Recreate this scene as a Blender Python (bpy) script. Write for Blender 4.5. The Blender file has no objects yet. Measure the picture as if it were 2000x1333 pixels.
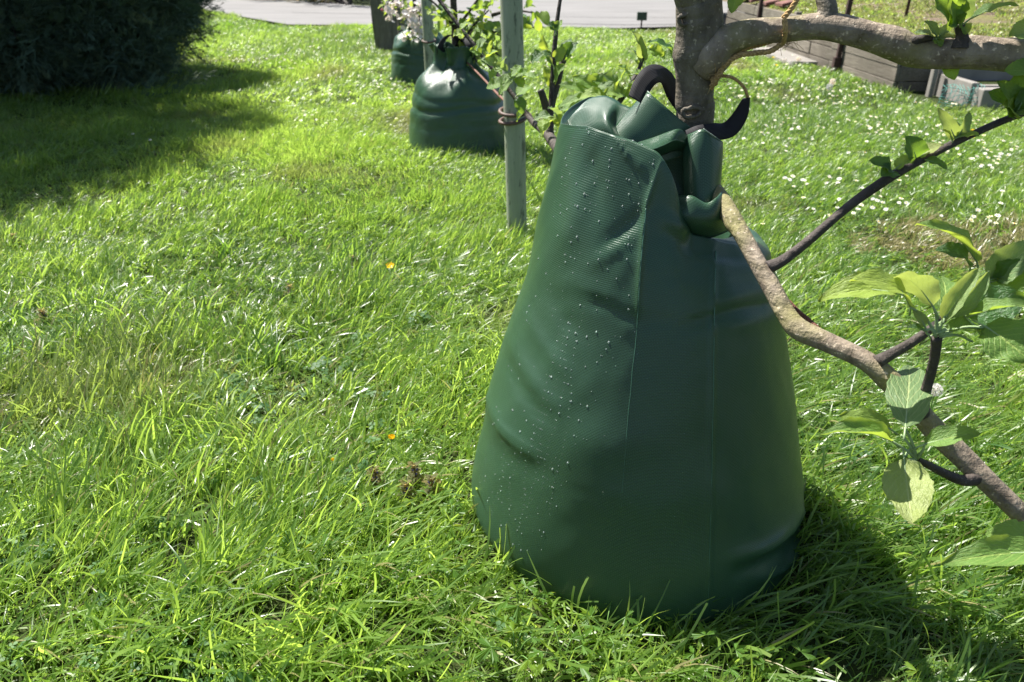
import bpy, math, random
import numpy as np
from mathutils import Vector, Matrix

random.seed(7); RNG = np.random.default_rng(11)
SC = bpy.context.scene
COL = SC.collection
rad = math.radians

# ------------------------------------------------------------------ camera
CAM_H = 1.11; PITCH = rad(27.0); FPX = 1502.0
cam_d = bpy.data.cameras.new('camera'); cam = bpy.data.objects.new('camera', cam_d)
COL.objects.link(cam); SC.camera = cam
cam.location = (0, 0, CAM_H); cam.rotation_euler = (math.pi/2 - PITCH, 0, 0)
cam_d.sensor_width = 36.0; cam_d.lens = 36.0*FPX/2000.0
cam_d.clip_start = 0.02; cam_d.clip_end = 500
cam_d.dof.use_dof = True; cam_d.dof.focus_distance = 1.36; cam_d.dof.aperture_fstop = 7.0

# ------------------------------------------------------------------ sky and sun
SUN_AZ = rad(-47.0); SUN_EL = rad(57.0)          # azimuth from +Y towards +X
w = bpy.data.worlds.new('World'); SC.world = w; w.use_nodes = True
nt = w.node_tree
sky = nt.nodes.new('ShaderNodeTexSky'); sky.sky_type = 'NISHITA'; sky.sun_disc = False
sky.sun_elevation = SUN_EL; sky.sun_rotation = SUN_AZ; sky.air_density = 1.0; sky.dust_density = 1.0
bg = nt.nodes['Background']; bg.inputs['Strength'].default_value = 0.06
nt.links.new(sky.outputs['Color'], bg.inputs['Color'])
sd = bpy.data.lights.new('sun', 'SUN'); sd.energy = 5.0; sd.angle = rad(0.53); sd.color = (1.0, 0.96, 0.89)
so = bpy.data.objects.new('sun', sd); COL.objects.link(so)
TO_SUN = Vector((math.sin(SUN_AZ)*math.cos(SUN_EL), math.cos(SUN_AZ)*math.cos(SUN_EL), math.sin(SUN_EL)))
so.rotation_euler = TO_SUN.to_track_quat('Z', 'Y').to_euler(); so.location = (-6, 6, 9)
SC.view_settings.view_transform = 'Standard'; SC.view_settings.look = 'None'
SC.view_settings.exposure = 1.4; SC.view_settings.gamma = 1.0
SC.view_settings.use_curve_mapping = False
SC.cycles.max_bounces = 8; SC.cycles.transmission_bounces = 6; SC.cycles.diffuse_bounces = 4
SC.cycles.glossy_bounces = 3; SC.cycles.transparent_max_bounces = 8
SC.cycles.sample_clamp_indirect = 6.0

# ------------------------------------------------------------------ pixel helpers (photo is 2000 x 1333)
CP, SP = math.cos(PITCH), math.sin(PITCH)
def P(px, py, D):
    """point seen at a photo pixel, at horizontal distance D ahead of the camera"""
    u = (px-1000.0)/FPX; v = (py-666.5)/FPX
    dy = CP - v*SP; dz = -SP - v*CP; t = D/dy
    return Vector((u*t, D, CAM_H + dz*t))
def G(px, py):
    u = (px-1000.0)/FPX; v = (py-666.5)/FPX
    dy = CP - v*SP; dz = -SP - v*CP; t = -CAM_H/dz
    return Vector((u*t, dy*t, 0))
def GH(px, py, h):
    a = G(px, py); k = (CAM_H-h)/CAM_H
    return Vector((a.x*k, a.y*k, 0))
def proj(p):
    p = np.asarray(p, float); x = p[..., 0]; y = p[..., 1]; z = p[..., 2]-CAM_H
    d = y*CP - z*SP; dn = -z*CP - y*SP
    d = np.where(d < 0.05, 0.05, d)
    return 1000+FPX*x/d, 666.5+FPX*dn/d

# ------------------------------------------------------------------ mesh helpers
def tag(o, label=None, cat=None, group=None, kind=None):
    if label: o['label'] = label
    if cat: o['category'] = cat
    if group: o['group'] = group
    if kind: o['kind'] = kind
    return o
def mesh(name, V, F, mats=None, smooth=True, uv=None, attrs=None, midx=None):
    me = bpy.data.meshes.new(name)
    V = np.asarray(V, np.float32).reshape(-1, 3)
    if isinstance(F, np.ndarray):
        nf, k = F.shape
        me.vertices.add(len(V)); me.vertices.foreach_set('co', V.ravel())
        me.loops.add(nf*k); me.loops.foreach_set('vertex_index', F.astype(np.int32).ravel())
        me.polygons.add(nf); me.polygons.foreach_set('loop_start', np.arange(0, nf*k, k, dtype=np.int32))
        try: me.polygons.foreach_set('loop_total', np.full(nf, k, np.int32))
        except Exception: pass
        me.update(calc_edges=True)
    else:
        me.from_pydata([tuple(v) for v in V], [], [tuple(f) for f in F]); me.update()
    if smooth: me.polygons.foreach_set('use_smooth', np.ones(len(me.polygons), bool))
    if midx is not None: me.polygons.foreach_set('material_index', np.asarray(midx, np.int32))
    if uv is not None:
        li = np.empty(len(me.loops), np.int32); me.loops.foreach_get('vertex_index', li)
        ul = me.uv_layers.new(name='UVMap'); ul.data.foreach_set('uv', np.asarray(uv, np.float32)[li].ravel())
    for k, a in (attrs or {}).items():
        a = np.asarray(a, np.float32)
        if a.ndim == 1:
            at = me.attributes.new(k, 'FLOAT', 'POINT'); at.data.foreach_set('value', a)
        else:
            at = me.attributes.new(k, 'FLOAT_VECTOR', 'POINT'); at.data.foreach_set('vector', a.ravel())
    for m in (mats if isinstance(mats, (list, tuple)) else [mats] if mats else []): me.materials.append(m)
    me.validate()
    return me
def obj(name, me, parent=None, loc=None):
    o = bpy.data.objects.new(name, me); COL.objects.link(o)
    if parent is not None: o.parent = parent; o.matrix_parent_inverse = parent.matrix_world.inverted() if parent.type != 'EMPTY' else Matrix.Translation(parent.location).inverted()
    if loc is not None: o.location = loc
    return o
def empty(name, loc=(0, 0, 0)):
    o = bpy.data.objects.new(name, None); COL.objects.link(o); o.location = loc; o.empty_display_size = 0.1
    return o

def catmull(pts, n):
    """n samples per span through pts (k,d)"""
    p = np.asarray(pts, float); k = len(p)
    ext = np.vstack([2*p[0]-p[1], p, 2*p[-1]-p[-2]])
    out = []
    for i in range(k-1):
        p0, p1, p2, p3 = ext[i], ext[i+1], ext[i+2], ext[i+3]
        t = np.linspace(0, 1, n, endpoint=False)[:, None]
        out.append(.5*((2*p1)+(-p0+p2)*t+(2*p0-5*p1+4*p2-p3)*t**2+(-p0+3*p1-3*p2+p3)*t**3))
    out.append(p[-1:])
    return np.vstack(out)
def tube(path, radii, seg=10, bump=0.0, seed=0, knots=None, cap=True):
    """tapered tube; returns V, F(list), uv"""
    p = np.asarray(path, float); n = len(p); r = np.asarray(radii, float)*np.ones(n)
    t = np.gradient(p, axis=0); t /= np.linalg.norm(t, axis=1)[:, None]+1e-9
    a = np.array([0, 0, 1.0]) if abs(t[0, 2]) < .9 else np.array([1.0, 0, 0])
    nrm = np.cross(t[0], a); nrm /= np.linalg.norm(nrm)
    rg = np.random.default_rng(seed)
    V = []; uv = []; s = 0
    ph = np.linspace(0, 2*np.pi, seg, endpoint=False)
    w1, w2, w3 = rg.uniform(0, 6, 3)
    for i in range(n):
        if i: s += np.linalg.norm(p[i]-p[i-1])
        nrm = nrm - t[i]*np.dot(nrm, t[i]); nrm /= np.linalg.norm(nrm)+1e-9
        b = np.cross(t[i], nrm)
        f = 1 + bump*(np.sin(2*ph+w1+s*23)+np.sin(3*ph+w2-s*41)*.7+np.sin(ph+w3+s*67)*.6)
        if knots:
            for (ks, ka, kw, kp) in knots: f = f + ka*np.exp(-((s-ks)/kw)**2)*(.5+.5*np.cos(ph-kp))
        ring = p[i]+(np.cos(ph)[:, None]*nrm+np.sin(ph)[:, None]*b)*(r[i]*f)[:, None]
        V.append(ring); uv += [(j/seg, s) for j in range(seg)]
    V = np.vstack(V); F = []
    for i in range(n-1):
        for j in range(seg):
            k = (j+1) % seg
            F.append((i*seg+j, i*seg+k, (i+1)*seg+k, (i+1)*seg+j))
    if cap:
        F.append(tuple(range(seg))[::-1]); F.append(tuple((n-1)*seg+j for j in range(seg)))
    return V, F, uv
def tube_obj(name, path, radii, mat, parent=None, seg=10, n=8, bump=0.0, seed=0, knots=None):
    pr = [tuple(q)+(rr,) for q, rr in zip(path, (radii if hasattr(radii, '__len__') else [radii]*len(path)))]
    c = catmull(pr, n)
    V, F, uv = tube(c[:, :3], np.maximum(c[:, 3], 1e-4), seg, bump, seed, knots)
    return obj(name, mesh(name, V, F, mat, uv=uv), parent)
def join(parts):
    V = []; F = []; o = 0; U = []
    for q in parts:
        V.append(np.asarray(q[0])); F += [tuple(i+o for i in f) for f in q[1]]; o += len(q[0])
        U += list(q[2]) if len(q) > 2 else [(0, 0)]*len(q[0])
    return np.vstack(V), F, U
def box(x0, x1, y0, y1, z0, z1):
    V = np.array([(x, y, z) for z in (z0, z1) for y in (y0, y1) for x in (x0, x1)], float)
    return V, [(0, 2, 3, 1), (4, 5, 7, 6), (0, 1, 5, 4), (2, 6, 7, 3), (0, 4, 6, 2), (1, 3, 7, 5)]
def bevel(o, wd=0.004, seg=2):
    m = o.modifiers.new('bevel', 'BEVEL'); m.width = wd; m.segments = seg; m.limit_method = 'ANGLE'
def patch(ctrl, n=6):
    """Catmull-Rom surface through a grid of control points (rows, cols, 3)"""
    c = np.asarray(ctrl, float); R, Cc, _ = c.shape
    a = np.stack([catmull(c[:, j], n) for j in range(Cc)], 1)
    b = np.stack([catmull(a[i], n) for i in range(a.shape[0])], 0)
    r, k = b.shape[:2]
    idx = np.arange(r*k).reshape(r, k)
    F = np.stack([idx[:-1, :-1], idx[:-1, 1:], idx[1:, 1:], idx[1:, :-1]], -1).reshape(-1, 4)
    du = np.zeros((r, k)); dv = np.zeros((r, k))
    du[:, 1:] = np.cumsum(np.linalg.norm(np.diff(b, axis=1), axis=2), 1)
    dv[1:] = np.cumsum(np.linalg.norm(np.diff(b, axis=0), axis=2), 0)
    return b.reshape(-1, 3), F, np.stack([du.ravel(), dv.ravel()], 1)
def solid(o, th):
    m = o.modifiers.new('thickness', 'SOLIDIFY'); m.thickness = th; m.offset = 0

# smooth value noise for layout
_NG = np.random.default_rng(3).random((64, 64))
def noise2(x, y):
    x = np.asarray(x, float); y = np.asarray(y, float)
    xi = np.floor(x).astype(int); yi = np.floor(y).astype(int); fx = x-xi; fy = y-yi
    fx = fx*fx*(3-2*fx); fy = fy*fy*(3-2*fy)
    g = lambda i, j: _NG[i % 64, j % 64]
    return (g(xi, yi)*(1-fx)+g(xi+1, yi)*fx)*(1-fy)+(g(xi, yi+1)*(1-fx)+g(xi+1, yi+1)*fx)*fy
def gh(x, y):
    """lawn height"""
    x = np.asarray(x, float); y = np.asarray(y, float)
    far = np.clip((y-2.2)/3, 0, 1)
    return (noise2(x*.9+5, y*.9)-.5)*.05*far + (noise2(x*3+9, y*3)-.5)*.018

# ------------------------------------------------------------------ materials
class NT:
    def __init__(s, name):
        s.m = bpy.data.materials.new(name); s.m.use_nodes = True
        s.t = s.m.node_tree; s.b = s.t.nodes['Principled BSDF']; s.out = s.t.nodes['Material Output']
    def n(s, typ, **kw):
        nd = s.t.nodes.new(typ)
        for k, v in kw.items():
            if k.startswith('_'): setattr(nd, k[1:], v)
            else:
                key = k.replace('__', ' ')
                nd.inputs[key].default_value = v
        return nd
    def l(s, a, b): s.t.links.new(a, b)
    def mix(s, fac, a, b, typ='MIX'):
        m = s.t.nodes.new('ShaderNodeMix'); m.data_type = 'RGBA'; m.blend_type = typ
        for i, v in ((0, fac), (6, a), (7, b)):
            if hasattr(v, 'is_linked') or hasattr(v, 'links'): s.l(v, m.inputs[i])
            elif i == 0: m.inputs[0].default_value = v
            else: m.inputs[i].default_value = (*v, 1) if len(v) == 3 else v
        return m.outputs[2]
    def ramp(s, fac, stops):
        r = s.t.nodes.new('ShaderNodeValToRGB'); s.l(fac, r.inputs[0])
        e = r.color_ramp.elements
        while len(e) < len(stops): e.new(.5)
        for el, (p, c) in zip(e, stops):
            el.position = p; el.color = (*c, 1) if hasattr(c, '__len__') else (c, c, c, 1)
        return r.outputs[0]
    def noise(s, scale, detail=4, vec=None, rough=.55):
        nd = s.n('ShaderNodeTexNoise', Scale=scale, Detail=detail, Roughness=rough)
        if vec is not None: s.l(vec, nd.inputs['Vector'])
        return nd.outputs['Fac']
    def coord(s, which='Object'):
        return s.t.nodes.new('ShaderNodeTexCoord').outputs[which]
    def mapping(s, vec, scale=(1, 1, 1), rot=(0, 0, 0)):
        nd = s.n('ShaderNodeMapping'); nd.inputs['Scale'].default_value = scale; nd.inputs['Rotation'].default_value = rot
        s.l(vec, nd.inputs['Vector']); return nd.outputs[0]
    def bump(s, h, strength=.5, dist=.01, prev=None):
        nd = s.n('ShaderNodeBump', Strength=strength, Distance=dist); s.l(h, nd.inputs['Height'])
        if prev is not None: s.l(prev, nd.inputs['Normal'])
        return nd.outputs[0]
    def set(s, **kw):
        for k, v in kw.items():
            key = k.replace('__', ' ')
            if hasattr(v, 'links'): s.l(v, s.b.inputs[key])
            else: s.b.inputs[key].default_value = (*v, 1) if hasattr(v, '__len__') and len(v) == 3 else v
        return s.m
def plain(name, col, rough=.6, var=.25, scale=30, bump=.2, dist=.004, metallic=0.0, spec=.5):
    k = NT(name); v = k.coord()
    nz = k.noise(scale, 6, v)
    lo = tuple(c*(1-var) for c in col); hi = tuple(min(1, c*(1+var)) for c in col)
    k.set(Base__Color=k.ramp(nz, [(.3, lo), (.7, hi)]), Roughness=rough, Metallic=metallic, Normal=k.bump(nz, bump, dist))
    k.b.inputs['Specular IOR Level'].default_value = spec
    return k.m

def leafy(name, top, under, trans, rough=.38, tw=.5, spec=.5, veins=False, tint_attr=None):
    """thin two-sided leaf: reflected colour, paler underside, light through the blade"""
    k = NT(name); t = k.t
    geo = t.nodes.new('ShaderNodeNewGeometry')
    oi = t.nodes.new('ShaderNodeObjectInfo')
    if tint_attr:
        a = t.nodes.new('ShaderNodeAttribute'); a.attribute_name = tint_attr; rnd = a.outputs['Fac']
    else: rnd = oi.outputs['Random']
    dark = k.ramp(rnd, [(0, tuple(c*.72 for c in top)), (.55, top), (1, (min(1, top[0]*1.7), top[1]*1.25, top[2]*.9))])
    col = k.mix(geo.outputs['Backfacing'], dark, under)
    tr = k.ramp(rnd, [(0, tuple(c*.75 for c in trans)), (1, (min(1, trans[0]*1.35), trans[1]*1.1, trans[2]))])
    nrm = None
    if veins:
        uv = k.coord('UV'); sx = t.nodes.new('ShaderNodeSeparateXYZ'); k.l(uv, sx.inputs[0])
        def mth(op, a, b=None):
            m = t.nodes.new('ShaderNodeMath'); m.operation = op
            for i, v in ((0, a), (1, b)):
                if v is None: continue
                if hasattr(v, 'links'): k.l(v, m.inputs[i])
                else: m.inputs[i].default_value = v
            return m.outputs[0]
        ax = mth('ABSOLUTE', sx.outputs['X'])
        side = mth('SINE', mth('MULTIPLY', mth('SUBTRACT', sx.outputs['Y'], mth('MULTIPLY', ax, .42)), 46.0))
        sv = mth('POWER', mth('MAXIMUM', side, 0.0), 8.0)
        mid = mth('SUBTRACT', 1.0, mth('MINIMUM', mth('MULTIPLY', ax, 16.0), 1.0))
        vein = mth('MINIMUM', mth('ADD', mth('MULTIPLY', sv, .55), mid), 1.0)
        col = k.mix(mth('MULTIPLY', vein, .6), col, (min(1, top[0]*2.6+.1), min(1, top[1]*1.8+.12), top[2]*2+.05))
        tr = k.mix(mth('MULTIPLY', vein, .45), tr, tuple(c*.45 for c in trans))
        nrm = k.bump(mth('SUBTRACT', 1.0, vein), .6, .0012)
        nrm = k.bump(k.noise(9, 3, uv), .7, .005, nrm)
    k.set(Base__Color=col, Roughness=rough); k.b.inputs['Specular IOR Level'].default_value = spec
    td = t.nodes.new('ShaderNodeBsdfTranslucent'); k.l(tr, td.inputs['Color'])
    if nrm is not None: k.l(nrm, k.b.inputs['Normal'])
    mx = t.nodes.new('ShaderNodeMixShader'); mx.inputs[0].default_value = tw
    k.l(k.b.outputs[0], mx.inputs[1]); k.l(td.outputs[0], mx.inputs[2]); k.l(mx.outputs[0], k.out.inputs['Surface'])
    return k.m

def bag_material():
    k = NT('green_tarpaulin'); t = k.t; uv = k.coord('UV')
    br = t.nodes.new('ShaderNodeTexBrick'); br.offset = .5
    br.inputs['Scale'].default_value = 1.0; br.inputs['Mortar Size'].default_value = .00042; br.inputs['Mortar Smooth'].default_value = .6
    br.inputs['Brick Width'].default_value = .0062; br.inputs['Row Height'].default_value = .0026
    k.l(uv, br.inputs['Vector'])
    ob = k.coord(); nz = k.noise(9, 4, ob)
    base = k.ramp(nz, [(.3, (.0165, .047, .0195)), (.75, (.0215, .060, .0265))])
    col = k.mix(br.outputs['Fac'], base, (.046, .105, .068))
    n1 = k.bump(br.outputs['Fac'], .35, .0006)
    n2 = k.bump(k.noise(26, 3, ob), .10, .004, n1)
    ro = k.ramp(k.noise(14, 5, ob), [(.3, .29), (.7, .38)])
    k.set(Base__Color=col, Normal=n2, Roughness=ro)
    k.b.inputs['Specular IOR Level'].default_value = .46
    return k.m
def bark_material(name, c0, c1, moss, ms=.5):
    k = NT(name); ob = k.coord()
    a = k.noise(38, 7, k.mapping(ob, (1, 1, .5)), .65); b = k.noise(7, 4, ob); f = k.noise(160, 4, ob)
    col = k.ramp(a, [(.28, c0), (.72, c1)])
    col = k.mix(k.ramp(b, [(ms, 0.0), (ms+.16, .75)]), col, moss)
    sp = k.ramp(k.noise(130, 3, ob), [(.62, 0.0), (.70, .8)])
    col = k.mix(sp, col, tuple(min(1, c*1.9) for c in c1))
    k.set(Base__Color=col, Roughness=.72, Normal=k.bump(f, .5, .003, k.bump(a, 1.0, .008, k.bump(k.noise(24, 3, k.mapping(ob, (.6, .6, 2.2))), .6, .01))))
    k.b.inputs['Specular IOR Level'].default_value = .35
    return k.m

M = {}
M['bag'] = bag_material()
M['seam'] = plain('welded_seam', (.05, .13, .085), .45, .2, 60, .1)
M['strap'] = None
def strap_material():
    k = NT('black_webbing'); uv = k.coord('UV')
    wv = k.n('ShaderNodeTexWave', Scale=105.0, Distortion=.2); wv.bands_direction = 'Y'; k.l(uv, wv.inputs['Vector'])
    k.set(Base__Color=k.mix(wv.outputs['Fac'], (.007, .007, .008), (.030, .028, .031)), Roughness=.7, Normal=k.bump(wv.outputs['Fac'], .5, .0008), Specular__IOR__Level=.25)
    return k.m
M['strap'] = strap_material()
M['bark'] = bark_material('apple_bark', (.115, .085, .06), (.33, .27, .205), (.22, .205, .065), .52)
M['bark_dark'] = bark_material('young_bark', (.028, .022, .019), (.085, .068, .058), (.06, .06, .03), .62)
M['bark_old'] = bark_material('trunk_bark', (.065, .053, .04), (.20, .172, .13), (.11, .115, .05), .52)
M['leaf'] = leafy('apple_leaf', (.18, .32, .075), (.24, .33, .15), (.46, .66, .07), .42, .44, .45, True)
M['leaf_pale'] = leafy('young_apple_leaf', (.20, .31, .13), (.27, .34, .22), (.42, .58, .11), .45, .40, .45, True)
M['leaf_dark'] = leafy('shaded_apple_leaf', (.055, .14, .045), (.16, .24, .12), (.32, .54, .05), .36, .42, .5, True)  # darker green variant of the apple leaf
M['leaf_small'] = leafy('foliage_leaf', (.07, .17, .03), (.16, .24, .1), (.38, .58, .04), .4, .45)
M['petiole'] = plain('leaf_stalk', (.25, .34, .16), .55, .2, 60, .1)
M['petal'] = leafy('white_petal', (.78, .75, .74), (.72, .68, .68), (.7, .66, .64), .6, .3, .3)
M['pink'] = plain('pink_bud', (.6, .12, .18), .5, .3)
M['twine'] = plain('jute_twine', (.42, .28, .13), .9, .45, 220, .8, .002, spec=.1)
M['rust'] = plain('rusty_wire_rope', (.14, .052, .03), .75, .5, 120, .6)
M['pole'] = None
def pole_material():
    k = NT('galvanised_pole'); ob = k.coord()
    s = k.noise(9, 6, k.mapping(ob, (3, 3, .25)), .7); d = k.noise(26, 6, k.mapping(ob, (1.8, 1.8, .45)), .7)
    col = k.ramp(s, [(.25, (.20, .225, .165)), (.75, (.34, .37, .28))])
    col = k.mix(k.ramp(d, [(.55, 0.0), (.63, .85)]), col, (.055, .07, .05))
    k.set(Base__Color=col, Roughness=.5, Normal=k.bump(d, .15, .003)); return k.m
M['pole'] = pole_material()
M['hose'] = plain('orange_cord', (.15, .065, .042), .7, .35, 80, .4)
M['tie'] = plain('brown_tie', (.10, .058, .042), .6, .3, 80, .3)
M['concrete'] = plain('pale_concrete', (.22, .205, .185), .85, .18, 6, .25, .01, spec=.2)
M['iron'] = plain('dark_rusty_iron', (.045, .022, .018), .8, .5, 40, .5)
M['teal'] = plain('teal_net', (.08, .26, .22), .6, .2)
M['wire'] = plain('rusty_wire', (.09, .06, .045), .8, .4)
M['box'] = plain('dark_green_box', (.05, .07, .05), .6, .3)
def wood_material():
    k = NT('weathered_board'); ob = k.coord(); oi = k.t.nodes.new('ShaderNodeObjectInfo')
    g = k.noise(6, 8, k.mapping(ob, (14, 1.0, 22)), .7); st = k.noise(1.6, 5, ob)
    col = k.ramp(g, [(.25, (.07, .058, .045)), (.55, (.22, .195, .16)), (.8, (.34, .31, .27))])
    col = k.mix(k.ramp(st, [(.4, .45), (.66, 0.0)]), col, (.055, .046, .036))
    col = k.mix(.35, col, k.ramp(oi.outputs['Random'], [(0, (.35, .3, .25)), (1, (1, 1, 1))]), 'MULTIPLY')
    k.set(Base__Color=col, Roughness=.85, Normal=k.bump(g, .6, .006)); k.b.inputs['Specular IOR Level'].default_value = .2
    return k.m
M['wood'] = wood_material()
def grass_material(name, c_lo, c_hi, t_lo, t_hi, tw=.5, rough=.34, spec=.5):
    k = NT(name); t = k.t
    a = t.nodes.new('ShaderNodeAttribute'); a.attribute_name = 'hue'
    b = t.nodes.new('ShaderNodeAttribute'); b.attribute_name = 'tint'; b.attribute_type = 'INSTANCER'
    c = t.nodes.new('ShaderNodeAttribute'); c.attribute_name = 'dry'
    dry2 = t.nodes.new('ShaderNodeAttribute'); dry2.attribute_name = 'straw'; dry2.attribute_type = 'INSTANCER'
    ad = t.nodes.new('ShaderNodeMath'); ad.operation = 'MULTIPLY_ADD'; ad.inputs[1].default_value = .5
    k.l(a.outputs['Fac'], ad.inputs[0])
    hb = t.nodes.new('ShaderNodeMath'); hb.operation = 'MULTIPLY'; hb.inputs[1].default_value = .5
    k.l(b.outputs['Fac'], hb.inputs[0]); k.l(hb.outputs[0], ad.inputs[2])
    mxm = t.nodes.new('ShaderNodeMath'); mxm.operation = 'MAXIMUM'
    k.l(c.outputs['Fac'], mxm.inputs[0]); k.l(dry2.outputs['Fac'], mxm.inputs[1])
    col = k.ramp(ad.outputs[0], [(0.05, c_lo), (.95, c_hi)])
    col = k.mix(mxm.outputs[0], col, (.32, .27, .13))
    tr = k.ramp(ad.outputs[0], [(0.05, t_lo), (.95, t_hi)])
    tr = k.mix(mxm.outputs[0], tr, (.30, .25, .10))
    k.set(Base__Color=col, Roughness=rough); k.b.inputs['Specular IOR Level'].default_value = spec
    td = t.nodes.new('ShaderNodeBsdfTranslucent'); k.l(tr, td.inputs['Color'])
    mx = t.nodes.new('ShaderNodeMixShader'); mx.inputs[0].default_value = tw
    k.l(k.b.outputs[0], mx.inputs[1]); k.l(td.outputs[0], mx.inputs[2]); k.l(mx.outputs[0], k.out.inputs['Surface'])
    return k.m
M['grass'] = grass_material('grass_blade', (.044, .110, .018), (.215, .325, .065), (.16, .34, .022), (.68, .90, .14), .48, .36, .7)
M['clover'] = grass_material('clover_leaf', (.055, .125, .05), (.12, .22, .08), (.14, .32, .03), (.32, .5, .06), .42, .55, .3)
def ground_material():
    k = NT('lawn_soil'); ob = k.coord()
    a = k.noise(2.2, 6, ob); b = k.noise(60, 6, ob)
    col = k.ramp(b, [(.3, (.018, .024, .008)), (.7, (.045, .062, .018))])
    col = k.mix(k.ramp(a, [(.62, 0.0), (.72, .6)]), col, (.10, .075, .045))
    k.set(Base__Color=col, Roughness=.95, Normal=k.bump(b, .9, .02)); k.b.inputs['Specular IOR Level'].default_value = .1
    return k.m
M['soil'] = ground_material()
def road_material():
    k = NT('concrete_road'); ob = k.coord()
    a = k.noise(1.2, 6, k.mapping(ob, (.5, 2.2, 1))); b = k.noise(140, 4, ob); c = k.noise(9, 6, k.mapping(ob, (.6, 3, 1)))
    col = k.ramp(a, [(.3, (.165, .160, .155)), (.7, (.215, .208, .202))])
    col = k.mix(.5, col, k.ramp(c, [(.3, (.82, .82, .82)), (.7, (1, 1, 1))]), 'MULTIPLY')
    k.set(Base__Color=col, Roughness=.9, Normal=k.bump(b, .4, .004)); k.b.inputs['Specular IOR Level'].default_value = .2
    return k.m
M['road'] = road_material()

# ================================================================== SETTING
def sheet(name, poly, z, mat, kind='structure'):
    V = [(x, y, z) for x, y in poly]
    o = obj(name, mesh(name, V, [tuple(range(len(V)))], mat, smooth=False)); o['kind'] = kind
    return o
# lawn soil: fine grid near, a wide skirt reaching the horizon
gx = np.concatenate([[-220, -90, -40, -22], np.linspace(-14, 12, 131), [18, 40, 90, 220]])
gy = np.concatenate([[-60, -20, -5], np.linspace(-1.5, 15.5, 171), [22, 40, 90, 260]])
X, Y = np.meshgrid(gx, gy); inner = (np.abs(X+1) < 14) & (Y > -2) & (Y < 16)
Z = np.where(inner, gh(X, Y), 0)
idx = np.arange(X.size).reshape(X.shape)
F = np.stack([idx[:-1, :-1], idx[:-1, 1:], idx[1:, 1:], idx[1:, :-1]], -1).reshape(-1, 4)
ground = obj('ground', mesh('ground', np.stack([X, Y, Z], -1), F, M['soil'])); ground['kind'] = 'structure'

# road: pale concrete, edges follow the photo
near = [(-16, 25.5), (-9.5, 20.0), (-6.3, 16.9), (-4.6, 14.6), (-3.6, 13.3), (-2.6, 13.2), (-1, 13.25), (0.6, 12.9), (1.6, 12.65), (3.2, 13.1), (4.6, 13.4), (9, 13.8), (22, 14)]
far = [(40, 40), (-2.0, 40), (-2.5, 17.4), (-3.6, 18.2), (-5.9, 20.6), (-9, 24.5), (-16, 33)]
sheet('road', near+far, .035, M['road'])
jt = NT('joint_tar'); jt.set(Base__Color=(.05, .048, .046), Roughness=.9); M['joint'] = jt.m
def strip_obj(name, pts, wd, z, mat, parent=None):
    p = catmull([(x, y, z) for x, y in pts], 8); t = np.gradient(p, axis=0); t /= np.linalg.norm(t, axis=1)[:, None]
    s = np.stack([-t[:, 1], t[:, 0], 0*t[:, 0]], 1)*wd/2
    V = np.vstack([p-s, p+s]); n = len(p)
    return obj(name, mesh(name, V, [(i, i+1, n+i+1, n+i) for i in range(n-1)], mat, smooth=False), parent)
j = strip_obj('road_joint', [(-1.9, 14.2), (0.2, 13.55), (1.7, 13.2), (3.0, 13.3)], .05, .041, M['joint']); j['kind'] = 'structure'
j = strip_obj('road_joint', [(-4.2, 15.9), (-1.0, 15.0), (3.0, 14.6), (8.0, 14.8)], .03, .041, M['joint']); j['kind'] = 'structure'

# ---------------------------------------------------------------- raised bed of boards at right
bed = empty('raised_bed', (3.35, 8.5, 0))
tag(bed, 'long raised bed with weathered grey board wall behind the upper right limb', 'raised bed')
WX = 3.30
def wx(y): return 3.30-(y-6.9)*.022            # the wall leans slightly left as it recedes
nb = 0
for row in range(4):
    z0 = -.02+row*.118
    y = 6.9-(.0 if row % 2 else .0)
    cuts = [6.9, 8.35, 10.2, 12.3] if row % 2 == 0 else [6.9, 8.9, 11.0, 12.3]
    for a, b in zip(cuts[:-1], cuts[1:]):
        rr = random.Random(nb*7+3); o1, o2 = rr.uniform(-.006, .006), rr.uniform(-.006, .006)
        dz = rr.uniform(-.004, .004); top = z0+.111+rr.uniform(-.004, .002)
        V, Fb = box(-.016, .016, a+.004, b-.004, z0+dz, top)
        V[:, 0] += np.array([wx(q) for q in V[:, 1]])+np.where(V[:, 1] < (a+b)/2, o1, o2)
        o = obj('board', mesh('board', V, Fb, M['wood'], smooth=False), bed); bevel(o, .004, 2); nb += 1
# near end boards and back retaining boards
for row in range(4):
    z0 = -.02+row*.118
    V, Fb = box(3.32, 5.6, 6.90, 6.93, z0, z0+.112); V[:, 1] += row*.003
    o = obj('board', mesh('board', V, Fb, M['wood'], smooth=False), bed); bevel(o, .004, 2)
for y in (6.95, 8.2, 9.6, 11.0, 12.2):
    V, Fb = box(wx(y)+.02, wx(y)+.09, y-.04, y+.04, 0, .47)
    o = obj('post', mesh('post', V, Fb, M['wood'], smooth=False), bed); bevel(o, .004)
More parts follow.
